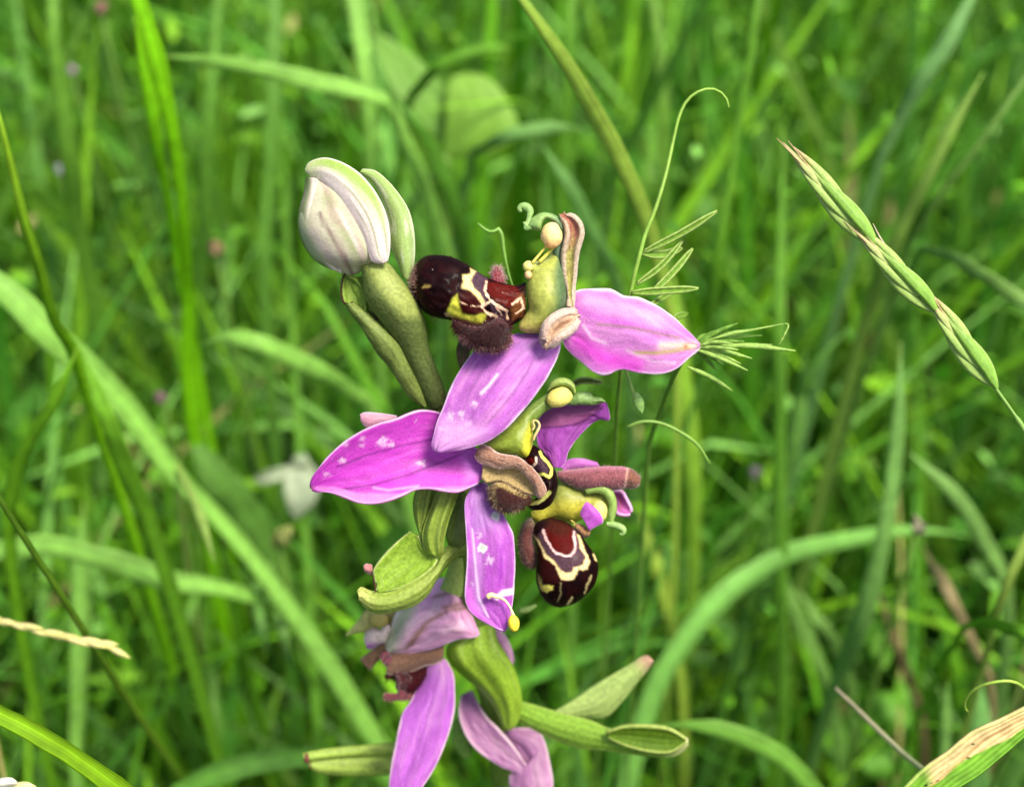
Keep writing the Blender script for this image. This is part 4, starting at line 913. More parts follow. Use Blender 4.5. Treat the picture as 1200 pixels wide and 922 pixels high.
def grass_mass(n, seed, zmin, xr, yr, hr, wr, seg=7, hmul=None):
    r = np.random.default_rng(seed)
    x = r.uniform(*xr, n); y = r.uniform(*yr, n)
    patch = fbm(x * .09 + 30, y * .09 + 30, 61)
    h = r.uniform(*hr, n) * (.7 + .6 * patch)
    wd = r.uniform(*wr, n) * np.where(r.random(n) < .15, 1.7, 1)
    ph = r.uniform(0, 2 * math.pi, n); lean = h * np.abs(r.normal(.0, .5, n)); droop = h * np.where(r.random(n) < .38, r.uniform(.1, .6, n), r.uniform(0, .12, n))
    t = np.linspace(0, 1, seg)[None, :]
    dx, dy = np.cos(ph)[:, None], np.sin(ph)[:, None]
    cx = x[:, None] + dx * lean[:, None] * t ** 1.6
    cy = y[:, None] + dy * lean[:, None] * t ** 1.6
    cz = GROUND - .5 + h[:, None] * t - droop[:, None] * t ** 3
    Cn = np.stack([cx, cy, cz], -1)
    px, py, z = proj(Cn.reshape(-1, 3))
    px, py, z = (q.reshape(n, seg) for q in (px, py, z))
    bad = ((z < zmin + 9 * ((py > 620) & (z < 20))) & (px > -220) & (px < 1420) & (py > -250) & (py < 1150)).any(1) | (z < 6).any(1)
    keep = ~bad & ~((x > 4) & (r.random(n) < .4) & (h > 9))
    Cn, wd, ph, x, y = Cn[keep], wd[keep], ph[keep], x[keep], y[keep]
    n = len(Cn)
    yaw = ph + math.pi / 2 + r.normal(0, .6, n)
    sd = np.stack([np.cos(yaw), np.sin(yaw), r.normal(0, .15, n)], -1)
    prof = (np.minimum(1, .55 + 1.6 * t) * (1 - t ** 2.2) ** .8 + .02)[0]
    half = wd[:, None, None] * .5 * prof[None, :, None]
    fold = np.stack([np.cos(ph), np.sin(ph), 0 * ph + .2], -1)[:, None, :] * half * -.5
    V = np.stack([Cn - sd[:, None] * half, Cn + fold, Cn + sd[:, None] * half], 2)
    F = gridF(seg, 3)
    F = (np.arange(n)[:, None, None] * seg * 3 + F[None]).reshape(-1, 4)
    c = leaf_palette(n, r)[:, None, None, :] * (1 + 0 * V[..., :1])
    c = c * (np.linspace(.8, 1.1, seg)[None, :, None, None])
    uv = np.stack(np.broadcast_arrays(np.array([0, .5, 1])[None, None, :], t[0][None, :, None] + 0 * V[..., 0]), -1)
    return V.reshape(-1, 3), F, c.reshape(-1, 3), uv.reshape(-1, 2)

def join(parts):
    V, F, C, U = [], [], [], []; k = 0
    for v, f, c, u in parts:
        V.append(v); F.append(f + k); C.append(c); U.append(u); k += len(v)
    return np.vstack(V), np.vstack(F), np.vstack(C), np.vstack(U)

V, F, C, U = join([
    grass_mass(11000, 11, 24.5, (-62, 62), (-2, 95), (9, 22), (.16, .42)),
    grass_mass(12000, 15, 22, (-42, 42), (-2, 52), (5, 18), (.08, .22)),
    grass_mass(5000, 16, 21.5, (-30, 30), (-4, 30), (3, 15), (.08, .26)),
    grass_mass(2400, 12, 24, (-60, 60), (-2, 70), (16, 27), (.22, .55)),
    grass_mass(3500, 13, 22, (-50, 50), (-6, 60), (4, 11), (.2, .45)),
    grass_mass(1500, 14, 24, (-70, 70), (-45, -2), (6, 16), (.2, .45)),
])
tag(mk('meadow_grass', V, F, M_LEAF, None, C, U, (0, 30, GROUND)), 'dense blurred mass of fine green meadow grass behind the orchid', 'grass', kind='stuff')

def leaflet_mass(n, seed, zr, size, zmin):
    r = np.random.default_rng(seed)
    x = r.uniform(-60, 60, n); y = r.uniform(-2, 80, n)
    patch = fbm(x * .13 + 90, y * .13 + 20, 71)
    x, y = x[patch > .38], y[patch > .38]; n = len(x)
    z = GROUND + r.uniform(*zr, n)
    c = np.stack([x, y, z], -1)
    px, py, dz = proj(c)
    k = (dz > zmin); c = c[k]; n = len(c)
    a = r.uniform(0, 2 * math.pi, n); tl = r.normal(0, .5, n)
    A = np.stack([np.cos(a) * np.cos(tl), np.sin(a) * np.cos(tl), np.sin(tl)], -1)
    B = np.cross(np.stack([r.normal(0, .35, n), r.normal(0, .35, n), np.ones(n)], -1), A); B /= np.linalg.norm(B, axis=1)[:, None]
    N = np.cross(A, B)
    s = r.uniform(*size, n)[:, None]; wv = s * r.uniform(.22, .6, n)[:, None]
    V = np.stack([c, c + A * s * .5 + B * wv * .5, c + A * s * .5 - N * s * .08, c + A * s * .5 - B * wv * .5, c + A * s * 1.0 - N * s * .12,
                  c + A * s * .8 + B * wv * .34 - N * s * .05, c + A * s * .8 - B * wv * .34 - N * s * .05], 1)
    F = np.array([[0, 2, 1, 1], [0, 3, 2, 2]])
    Q = np.array([[1, 2, 4, 5], [2, 3, 6, 4]])
    T = np.array([[0, 2, 1], [0, 3, 2], [1, 2, 5], [5, 2, 4], [2, 3, 6], [2, 6, 4]])
    F = (np.arange(n)[:, None, None] * 7 + T[None]).reshape(-1, 3)
    C = leaf_palette(n, r)[:, None, :] * np.ones((1, 7, 1))
    uv = np.tile(np.array([[.5, 0], [0, .5], [.5, .5], [1, .5], [.5, 1], [.2, .8], [.8, .8]]), (n, 1))
    return V.reshape(-1, 3), F, C.reshape(-1, 3), uv
V, F, C, U = join([leaflet_mass(11000, 21, (1, 12), (.5, 1.3), 25), leaflet_mass(9000, 22, (6, 19), (.4, 1.1), 27), leaflet_mass(16000, 23, (3, 15), (.25, .7), 23.5), leaflet_mass(9000, 24, (10, 20), (.25, .8), 24.5)])
tag(mk('ground_cover_leaves', V, F, M_LEAF, None, C, U, (0, 30, GROUND)), 'small blurred clover and vetch leaves among the grass stems', 'ground cover', kind='stuff')

# ---------------------------------------------------------------- blades and stems one can follow, each its own thing
BRIGHT, YEL, MID, PALE, DEEP, STRAW, LIME = rgb(138, 214, 24), rgb(172, 206, 88), rgb(104, 160, 40), rgb(150, 206, 98), rgb(58, 104, 28), rgb(206, 190, 130), rgb(150, 196, 48)
KF = .76
def hash_(s):
    return sum((i + 1) * ord(ch) for i, ch in enumerate(s))

def path(pts, n, ground):
    s = spline(pts, n)
    wv = PD(s[:, 0], s[:, 1], s[:, 2])
    s2 = spline([tuple(p) for p in wv], n)
    k = n
    if ground:
        dn = s2[-1] - s2[-4]; dn = dn / (np.linalg.norm(dn) + 1e-9)
        m = 10; h = s2[-1][2] - GROUND + .5
        t = np.linspace(0, 1, m + 1)[1:, None]
        flat_ = np.array([dn[0], dn[1], 0.0])
        ext = s2[-1] + flat_ * min(h * .35, 3) * (1 - (1 - t) ** 2) + np.array([0, 0, -1.0]) * h * t ** 1.15
        s2 = np.vstack([s2, ext])
    return s2, k

def blade(label, pts, wpx, col, ground=True, roll=0.0, keel=.14, col2=None, mat=None, n=40, name='meadow_plant', cat='grass blade', group='single grass blades around the orchid', amp=.32):
    """one grass leaf: path tip/outer end first, last point nearest its root; width in photo px"""
    c, k = path(pts, n, ground)
    N = len(c)
    T = np.gradient(c, axis=0); T /= np.linalg.norm(T, axis=1)[:, None]
    view = c - CAMP; view /= np.linalg.norm(view, axis=1)[:, None]
    W = np.cross(T, view); W /= np.linalg.norm(W, axis=1)[:, None]
    Nn = np.cross(W, T)
    rl = np.linspace(roll, roll * .3 + .2, N)[:, None]
    W, Nn = W * np.cos(rl) + Nn * np.sin(rl), Nn * np.cos(rl) - W * np.sin(rl)
    z = (c - CAMP) @ FW
    wd = np.interp(np.linspace(0, 1, k), np.linspace(0, 1, len(wpx)), wpx)
    wd = wd * .82
    if 0 < pts[0][0] < 1200 and 0 < pts[0][1] < 922:
        wd = wd * np.clip(np.linspace(0, 1, k) / .22, 0.06, 1) ** .75
    wd = np.concatenate([wd, np.linspace(wd[-1], wd[-1] * .55, N - k)]) if N > k else wd
    wd = wd * z / (D * S)
    u = np.array([-1, -.55, -.07, 0, .07, .55, 1])
    sd_ = abs(hash_(label)) % 97
    tt_ = np.linspace(0, 1, N)
    wd = wd * (.86 + .28 * fbm(tt_ * 7 + sd_, tt_ * 0 + 3, 41))
    c = c + W * ((fbm(tt_ * 5 + sd_, tt_ * 0 + 9, 43) - .5) * .35 * wd)[:, None]
    tw = ((fbm(tt_ * 3 + sd_, tt_ * 0 + 1, 45) - .5) * 1.5)[:, None]
    W, Nn = W * np.cos(tw) + Nn * np.sin(tw), Nn * np.cos(tw) - W * np.sin(tw)
    V = c[:, None] + W[:, None] * (u[None, :, None] * wd[:, None, None] * .5) + Nn[:, None] * ((np.abs(u) - .5)[None, :, None] * keel * wd[:, None, None] * .5)
    t = np.linspace(0, 1, N)
    nz = .5 * fbm(t[:, None] * 9 + pts[0][0], u[None] * 1.5 + pts[0][1], 4) + .5 * fbm(t[:, None] * 2.5 + sd_, u[None] * 5 + sd_, 47)
    C = mix(np.broadcast_to(np.array(col), V.shape), col if col2 is None else col2, t[:, None] + 0 * u[None]) * KF
    C = C * (1 - amp + 2 * amp * nz)[..., None]
    C = C * (1 + .14 * np.exp(-(u / .1) ** 2) - .08 * (u > .02))[None, :, None]  # paler midrib; one half darkened in colour as shading across the fold
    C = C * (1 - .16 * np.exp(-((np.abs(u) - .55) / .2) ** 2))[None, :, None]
    C = mix(C, rgb(150, 120, 60), sm(.06, 0.0, t[:, None] + .04 * u[None] * 0) * (.25 if hash_(label) % 5 == 0 else 0))
    uv = np.stack([np.broadcast_to((u + 1) / 2, (N, 7)), np.broadcast_to(t[:, None], (N, 7))], -1)
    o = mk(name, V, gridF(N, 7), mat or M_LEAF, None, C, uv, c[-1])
    m = o.modifiers.new('thickness', 'SOLIDIFY'); m.thickness = .02
    return tag(o, label, cat, group)

def stalk(label, pts, rpx, col, ground=True, col2=None, name='meadow_plant', cat='grass stem', n=30, mat=None):
    c, k = path(pts, n, ground)
    z = (c - CAMP) @ FW
    r = np.interp(np.linspace(0, 1, len(c)), np.linspace(0, 1, len(rpx)), rpx) * z / (D * S)
    o = tube_w(name, c, r, mat or M_STEM, np.array(col) * KF, None, 8, None, None if col2 is None else np.array(col2) * KF, c[-1])
    return tag(o, label, cat)

# near, fairly sharp
blade('slim bright blade standing at the left edge above the broad pale leaf', [(-12, 100, 14.2), (2, 150, 14.3), (14, 200, 14.6), (28, 258, 15), (45, 310, 15.6), (62, 370, 16.5), (85, 410, 17.5)], [3, 8, 12, 13, 14, 16], LIME, col2=BRIGHT, keel=.6)
blade('broad lime green leaf crossing the bottom left corner', [(-60, 790, 12.2), (-5, 832, 12.4), (50, 862, 12.6), (95, 890, 12.8), (150, 935, 13.1), (205, 1000, 13.6)], [26, 32, 33, 32, 28], rgb(128, 178, 22), keel=.3, roll=.2)
o = stalk('thin dark green stalk slanting down across the left side', [(-15, 558, 13.6), (3, 590, 13.8), (35, 640, 14.2), (75, 702, 14.8), (108, 755, 15.6), (150, 820, 17), (185, 872, 18.2), (212, 912, 19.4)], [3.6, 4.2, 4.4, 4.6, 5], rgb(74, 112, 22), col2=rgb(120, 160, 40))
# half dry leaf, lower right
def dry_leaf():
    Lp = [(1045, 945), (1065, 918), (1087, 898), (1110, 882), (1140, 858), (1170, 845), (1200, 830), (1260, 800)]
    Rp = [(1085, 960), (1120, 925), (1150, 905), (1180, 880), (1205, 858), (1225, 850), (1245, 840), (1275, 815)]
    a = spline(Lp, 90); b = spline(Rp, 90)
    u = np.linspace(0, 1, 30)[None, :]; v = np.linspace(0, 1, 90)[:, None]
    X = a[:, :1] * (1 - u) + b[:, :1] * u; Y = a[:, 1:2] * (1 - u) + b[:, 1:2] * u
    zz = 12.9 + .5 * v - .25 * np.abs(u - .45) + 0 * u
    g_ = np.broadcast_to(rgb(104, 158, 44), X.shape + (3,)) * (.85 + .3 * fbm(u * 9 + v, v * 30, 3))[..., None]
    st_ = np.broadcast_to(rgb(206, 182, 132), X.shape + (3,)) * (.8 + .4 * fbm(u * 12, v * 10, 5))[..., None]
    ed = .70 + .25 * (fbm(v * 9 + 0 * u, u * 0 + 3, 7) - .5) - .25 * sm(.6, .25, v)
    c = mix(g_, st_, sm(ed + .03, ed - .03, u + 0 * v) * sm(.2, .28, v + .15 * u))
    c = mix(c, rgb(196, 206, 120), np.exp(-((u - .03) / .04) ** 2) * .6)
    c = mix(c, rgb(150, 110, 60), np.exp(-((u - .42 - .05 * np.sin(v * 9)) / .03) ** 2) * .7)
    for (x, y, r_) in ((1134, 888, 1.9), (1111, 896, 1.2), (1141, 871, 1.6), (1099, 914, 1.4), (1092, 916, 1.4), (1086, 919, 1.8), (1137, 874, 1)):
        c = mix(c, rgb(25, 15, 10), sm(r_ + .7, r_ - .3, np.hypot(X - x, (Y - y) * 1.3)))
    uv = np.stack([u + 0 * v, v + 0 * u], -1)
    pts_ = PD(X, Y, zz)
    low = pts_[:1, :, :]
    t = np.linspace(1, 0, 12, endpoint=False)[:, None, None]
    root = low.mean(1, keepdims=True) + np.array([-3.0, 2.5, 0]); root[..., 2] = GROUND - .4
    ext = root + (low - root) * (1 - (1 - (1 - t)) ** 1.4) if False else low + (root - low) * t ** 1.3 + (low.mean(1, keepdims=True) - low) * .5 * t
    V = np.concatenate([ext, pts_], 0)
    Ce = np.concatenate([np.broadcast_to(g_[:1], (12, 30, 3)), c], 0)
    Ue = np.concatenate([np.broadcast_to(uv[:1], (12, 30, 2)), uv], 0)
    o = mk('meadow_plant', V, gridF(102, 30), M_DRY, None, Ce, Ue, root[0, 0])
    m = o.modifiers.new('thickness', 'SOLIDIFY'); m.thickness = .03
    tag(o, 'wide grass leaf, half withered to straw with black specks, lower right corner', 'grass blade')
dry_leaf()
stalk('thin pale dry stalk with a dark tip beside the half withered leaf', [(979, 806, 16.2), (1000, 826, 15.9), (1030, 856, 15.4), (1060, 884, 14.9), (1092, 910, 14.4), (1130, 945, 14.2)], [1.6, 3.2, 3.6, 3.8, 4], rgb(206, 190, 160), col2=rgb(150, 186, 104), name='withered_plant', cat='stalk')
stalk('curled thread-thin tendril above the half withered leaf', [(1134, 834, 13.6), (1130, 826, 13.5), (1134, 815, 13.4), (1146, 805, 13.3), (1165, 799, 13.2), (1185, 798, 13.2), (1200, 806, 13.3), (1220, 830, 13.5), (1250, 880, 13.8)], [1.4, 1.9, 2.1, 2.2, 2.4], rgb(172, 208, 84), name='climbing_vine', cat='tendril')
# straw coloured flowering grass tip at left
t_ = spline([(-30, 718, 15.2), (0, 727, 15.2), (30, 734, 15.2), (60, 743, 15.2), (90, 749, 15.2), (118, 754, 15.2), (133, 760, 15.2)], 24)
root = PD(np.array([-160.]), np.array([760.]), np.array([16.]))[0]; root = np.array([root[0], root[1], GROUND])
sp = empty('flower_spike', root, 'slender cream flower spike of grass poking in at the left edge', 'grass spike')
w_ = PD(t_[:, 0], t_[:, 1], t_[:, 2])
low = w_[0]; t2 = np.linspace(1, 0, 14, endpoint=False)[:, None]
ext = low + (root - low) * t2 + np.array([0, 0, 1]) * (4 * t2 * (1 - t2)) * 2.0
tube_w('stem', np.vstack([ext, w_]), .035, M_STEM, rgb(190, 186, 110), sp, 8)
for i in range(15):
    f = i / 14
    a = w_[int(f * 22)]; dr = w_[int(f * 22) + 1] - a; dr /= np.linalg.norm(dr)
    sidev = UPV * (1 if i % 2 else -1) * rng.uniform(.03, .14) + FW * rng.normal(0, .15)
    q = a + (dr + sidev)[None] * np.linspace(0, rng.uniform(.24, .36), 7)[:, None]
    tube_w('spikelet', q, np.array([.015, .032, .04, .04, .034, .022, .006]), M_HUSK, rgb(222, 206, 150) * (.85 + .3 * rng.random()), sp, 8, None, rgb(204, 206, 120))
# white and yellow flower head in the corner
fx = PD(np.array([20.]), np.array([930.]), np.array([12.8]))[0]
fr = np.array([fx[0] - 1.5, fx[1] + 4, GROUND])
ff = empty('corner_flower', fr, 'cut off white and yellow flower head at the very bottom left corner', 'flower')
tube_w('stem', np.stack([fx + (fr - fx) * k for k in np.linspace(0, 1, 12)]), .06, M_STEM, rgb(120, 160, 60), ff, 8)
for i, (x, y, rx, ry, cc) in enumerate(((8, 916, 13, 5, rgb(240, 236, 226)), (28, 922, 14, 6, rgb(238, 234, 170)), (2, 926, 12, 7, rgb(236, 230, 216)), (40, 930, 12, 8, rgb(206, 206, 90)), (16, 934, 16, 9, rgb(190, 200, 80)))):
    th = np.linspace(0, 2 * math.pi, 20)
    X = x + np.outer(np.linspace(.05, 1, 6), rx * np.cos(th) * (1 + .12 * np.sin(3 * th + i))); Y = y + np.outer(np.linspace(.05, 1, 6), ry * np.sin(th))
    Z = 12.6 + .05 * i + np.outer(np.linspace(0, 1, 6) ** 2, .06 * np.ones(20) + .04 * np.sin(2 * th))
    mk('petal', PD(X, Y, Z), gridF(6, 20), M_PETAL, ff, cc, None, None, .02)

# sharp grass spike on the right
def grass_spike():
    ax = spline([(913, 158, 13.1), (930, 178, 13.1), (960, 212, 13.0), (1000, 255, 12.95), (1030, 290, 12.9), (1070, 335, 12.85), (1102, 372, 12.8), (1135, 412, 12.8), (1163, 450, 12.8), (1200, 503, 12.75), (1240, 570, 12.7), (1290, 680, 12.9)], 90)
    aw = PD(ax[:, 0], ax[:, 1], ax[:, 2])
    end = aw[-1]; root = np.array([end[0] + 2, end[1] + 5, GROUND])
    tt = np.linspace(0, 1, 16)[1:, None]
    ext = end + (root - end) * tt
    e = empty('brome_spike', root, 'drooping green grass spike with three plump spikelets, in focus on the right', 'grass spike')
    tube_w('stem', np.vstack([aw[30:], ext]), np.concatenate([np.full(30, 2.2 / S), np.full(45, 3.4 / S)]), M_STEM, rgb(120, 160, 70), e, 10)
    def glume(a, b, w, off, d, c0, c1, nm='glume', par=e, th=5.0):
        L, R = [], []
        ax_, ay = a; bx, by = b
        ln = math.hypot(bx - ax_, by - ay); tx, ty = (bx - ax_) / ln, (by - ay) / ln; nx, ny = -ty, tx
        for t in (0, .12, .3, .5, .7, .85, 1):
            pw = w * (math.sin(math.pi * min(1, t * .98 + .02) ** .75) * .5 + .04)
            bend = off * math.sin(math.pi * t)
            mx, my = ax_ + tx * ln * t + nx * bend, ay + ty * ln * t + ny * bend
            L.append((mx + nx * pw, my + ny * pw)); R.append((mx - nx * pw, my - ny * pw))
        def cf(u, v, X, Y, s):
            c = mix(np.broadcast_to(np.array(c0), u.shape + (3,)), c1, sm(.55, 1, v)) * (.85 + .3 * fbm(u * 3, v * 6, int(ax_)))[..., None]
            c = mix(c, rgb(206, 206, 150), sm(.75, 1.0, np.abs(u)) * .45)
            k = np.abs(np.sin(u * 7))
            return c * (1 - .18 * np.exp(-(k / .3) ** 2))[..., None]
        return loft(nm, L, R, M_HUSK, cf, par, d=(d, d, d - 2), bulge=(th, th * 1.3, th * .6), nl=36, nr=20)
    G, GP, CR, PK = rgb(134, 182, 70), rgb(164, 198, 100), rgb(190, 204, 124), rgb(196, 172, 130)
    for base, tip, wd in (((1026, 287), (918, 166), 26), ((1099, 366), (996, 262), 24), ((1167, 453), (1082, 340), 26)):
        bx, by = base; tx, ty = tip
        dx, dy = tx - bx, ty - by; ln = math.hypot(dx, dy); ux, uy = dx / ln, dy / ln; nx, ny = -uy, ux
        at = lambda f, s: (bx + dx * f + nx * s, by + dy * f + ny * s)
        sk = glume(at(-.02, 0), at(.62, 5), wd * .62, 4, 14, G, GP, 'spikelet', e, 7)
        glume(at(.02, -3), at(.66, -9), wd * .5, -5, 10, GP, CR, 'glume', sk)
        glume(at(.08, 2), at(.80, 2), wd * .55, 3, 18, G, CR, 'glume', sk)
        glume(at(.20, -3), at(.88, -4), wd * .45, -3, 14, GP, CR, 'glume', sk)
        glume(at(.30, 4), at(.92, 5), wd * .42, 4, 16, GP, PK, 'glume', sk)
        glume(at(.50, -1), at(1.0, -1), wd * .34, 0, 16, CR, PK, 'glume', sk, 3)
        for s_, f_ in ((3, .98), (-2, 1.05)):
            a = at(.7, s_ * .6); b = at(f_, s_ * 1.6)
            tube('awn', [(a[0], a[1], 18), ((a[0] + b[0]) / 2, (a[1] + b[1]) / 2, 19), (b[0], b[1], 17)], [1.0, .8, .4], M_HUSK, rgb(200, 170, 130), sk, 8, 5)
    a = (1036, 292)
    tube('awn', [(1040, 292, 16), (1030, 276, 16), (1023, 262, 15)], [1.2, 1, .4], M_HUSK, rgb(206, 190, 170), e, 8, 5)
grass_spike()

# vetchling with a curled tip, needle leaves and a bud
def vetch():
    s = spline([(854, 126, 13.3), (850, 114, 13.3), (838, 105, 13.25), (822, 106, 13.2), (806, 117, 13.2), (796, 136, 13.2), (789, 165, 13.2), (780, 205, 13.15), (768, 245, 13.1), (756, 275, 13.1), (748, 305, 13.1), (740, 338, 13.15), (733, 380, 13.3), (728, 430, 13.8), (722, 500, 14.8), (718, 600, 16.5), (712, 720, 19)], 70)
    wv = PD(s[:, 0], s[:, 1], s[:, 2])
    wv = np.vstack([wv, down_to_ground(wv[-1], (0, 1.0), 14)])
    root = np.array([wv[-1][0], wv[-1][1], GROUND])
    e = empty('vetch_plant', root, 'wiry vetch stem with a hooked tip and narrow needle leaves behind the top flower', 'wild plant')
    tube_w('stem', wv, np.interp(np.arange(len(wv)), [0, 20, 60, 84], [1.5 / S, 2.6 / S, 3.2 / S, 4.5 / S]), M_STEM, rgb(140, 180, 70), e, 8, None, rgb(104, 144, 56))
    G = rgb(122, 164, 56)
    def needle(a, b, w, bend, d0, d1, c=G):
        m = ((a[0] + b[0]) / 2 + bend * .4, (a[1] + b[1]) / 2 + bend)
        q = spline([(a[0], a[1], d0), (m[0], m[1], (d0 + d1) / 2), (b[0], b[1], d1)], 14)
        dx, dy = b[0] - a[0], b[1] - a[1]; l_ = math.hypot(dx, dy); nx, ny = -dy / l_, dx / l_
        pr = np.array([.35, .6, .8, .92, 1, 1, 1, 1, 1, .95, .88, .75, .5, .12]) * w / 2
        petal('leaf', list(zip(q[:, 0] + nx * pr, q[:, 1] + ny * pr)), list(zip(q[:, 0] - nx * pr, q[:, 1] - ny * pr)), M_BRACT, leafcol(c, 3, edge=.8, ec=rgb(170, 196, 110)), e, d=(d0, (d0 + d1) / 2, d1), cup=3, nl=16, nw=8, thick=.02)
    z0 = -(13.1 - D) * S
    for a, b, w, bd, d1 in (((753, 296), (841, 247), 7, 2, -10), ((752, 297), (800, 291), 9, 4, -30), ((746, 333), (800, 282), 6, 4, -24), ((762, 345), (812, 291), 7, 2, -40), ((740, 343), (819, 338), 8, 0, -20), ((762, 358), (790, 340), 6, 0, -70), ((790, 372), (806, 367), 7, 0, -70)):
        needle(a, b, w, bd, z0 - 4, d1 - 20)
    needle((706, 448), (662, 456), 7, -6, z0 - 30, z0 - 40, rgb(112, 140, 62))
    tube('leaf_stalk', [(733, 432, z0 - 20), (738, 448, z0 - 16), (742, 460, z0 - 14), (746, 468, z0 - 12)], [1.6, 1.8, 2.2, 3], M_STEM, rgb(150, 190, 90), e, 14, 8)
    loft('bud', [(741, 458), (741, 468), (745, 478), (752, 484)], [(748, 460), (754, 468), (755, 477), (753, 484)], M_GREEN, flat(rgb(140, 186, 96), .2), e, d=(z0 - 14, z0 - 12), bulge=(4, 3), nl=16, nr=14)
    tube('tendril', [(735, 500, z0 - 60), (752, 494, z0 - 62), (775, 496, z0 - 66), (800, 508, z0 - 70), (818, 522, z0 - 74), (832, 543, z0 - 80)], [1.8, 2.2, 2.4, 2.2, 1.2], M_STEM, rgb(126, 166, 70), e, 24, 8)
    tube('tendril', [(560, 262, z0 - 60), (570, 270, z0 - 58), (578, 272, z0 - 56), (584, 268, z0 - 56), (588, 276, z0 - 58), (590, 292, z0 - 64), (596, 320, z0 - 70), (604, 345, z0 - 76)], [1.3, 2.2, 2.8, 2.4, 1.4, 1.2, 1.2], M_STEM, rgb(130, 176, 80), e, 20, 8)
vetch()

def bedstraw():
    z0 = -50
    hub = (812, 408)
    top = P(np.array([hub[0]]), np.array([hub[1]]), np.array([z0]))[0]
    mid = P(np.array([790.]), np.array([440.]), np.array([z0 - 90.]))[0]
    mid2 = P(np.array([760.]), np.array([520.]), np.array([z0 - 300.]))[0]
    wv = np.vstack([spline([tuple(top), tuple(mid), tuple(mid2)], 20)]); wv = np.vstack([wv, down_to_ground(wv[-1], (.5, 1.5), 12)])
    root = np.array([wv[-1][0], wv[-1][1], GROUND])
    e = empty('bedstraw_sprig', root, 'sprig with a tuft of fine needle leaves at the tip of the right sepal', 'wild plant')
    tube_w('stem', wv, .028, M_STEM, rgb(110, 150, 60), e, 8)
    def needle(pts, w, c):
        tube('leaf', [(x, y, d) for x, y, d in pts], [w * .5, w, w, w * .9, w * .25], M_BRACT, c, e, 16, 8)
    LG, DG = rgb(156, 192, 96), rgb(112, 156, 60)
    for b, w, c, dd in (((864, 379), 3.0, DG, 6), ((893, 393), 3.2, DG, 2), ((932, 411), 3.4, LG, 10), ((865, 410), 3.0, LG, 14), ((881, 420), 2.8, LG, 4), ((876, 434), 2.8, LG, 14), ((847, 427), 2.6, DG, 0), ((858, 458), 3.0, LG, -20), ((860, 403), 2.6, LG, 18), ((850, 421), 2.4, LG, -10), ((828, 391), 3, DG, -30), ((880, 386), 2.8, LG, -6), ((872, 400), 3, DG, 8), ((905, 404), 2.8, LG, 4), ((868, 426), 2.6, LG, 2), ((852, 386), 3, DG, -14), ((840, 434), 2.4, DG, -8)):
        bx, by = b
        s_ = hub if b != (858, 458) else (806, 430)
        m = ((s_[0] * .5 + bx * .5), (s_[1] * .5 + by * .5) - 3 + rng.normal(0, 1.5))
        needle([(s_[0], s_[1], z0), (m[0], m[1], z0 + dd * .6), (bx, by, z0 + dd)], w * 1.0, c)
    needle([(812, 404, z0), (850, 393, z0 + 8), (885, 386, z0 + 12), (920, 379, z0 + 14)], 1.6, LG)
    needle([(919, 379, z0 + 14), (924, 381, z0 + 14), (920, 391, z0 + 14), (913, 404, z0 + 12)], 1.3, LG)
bedstraw()

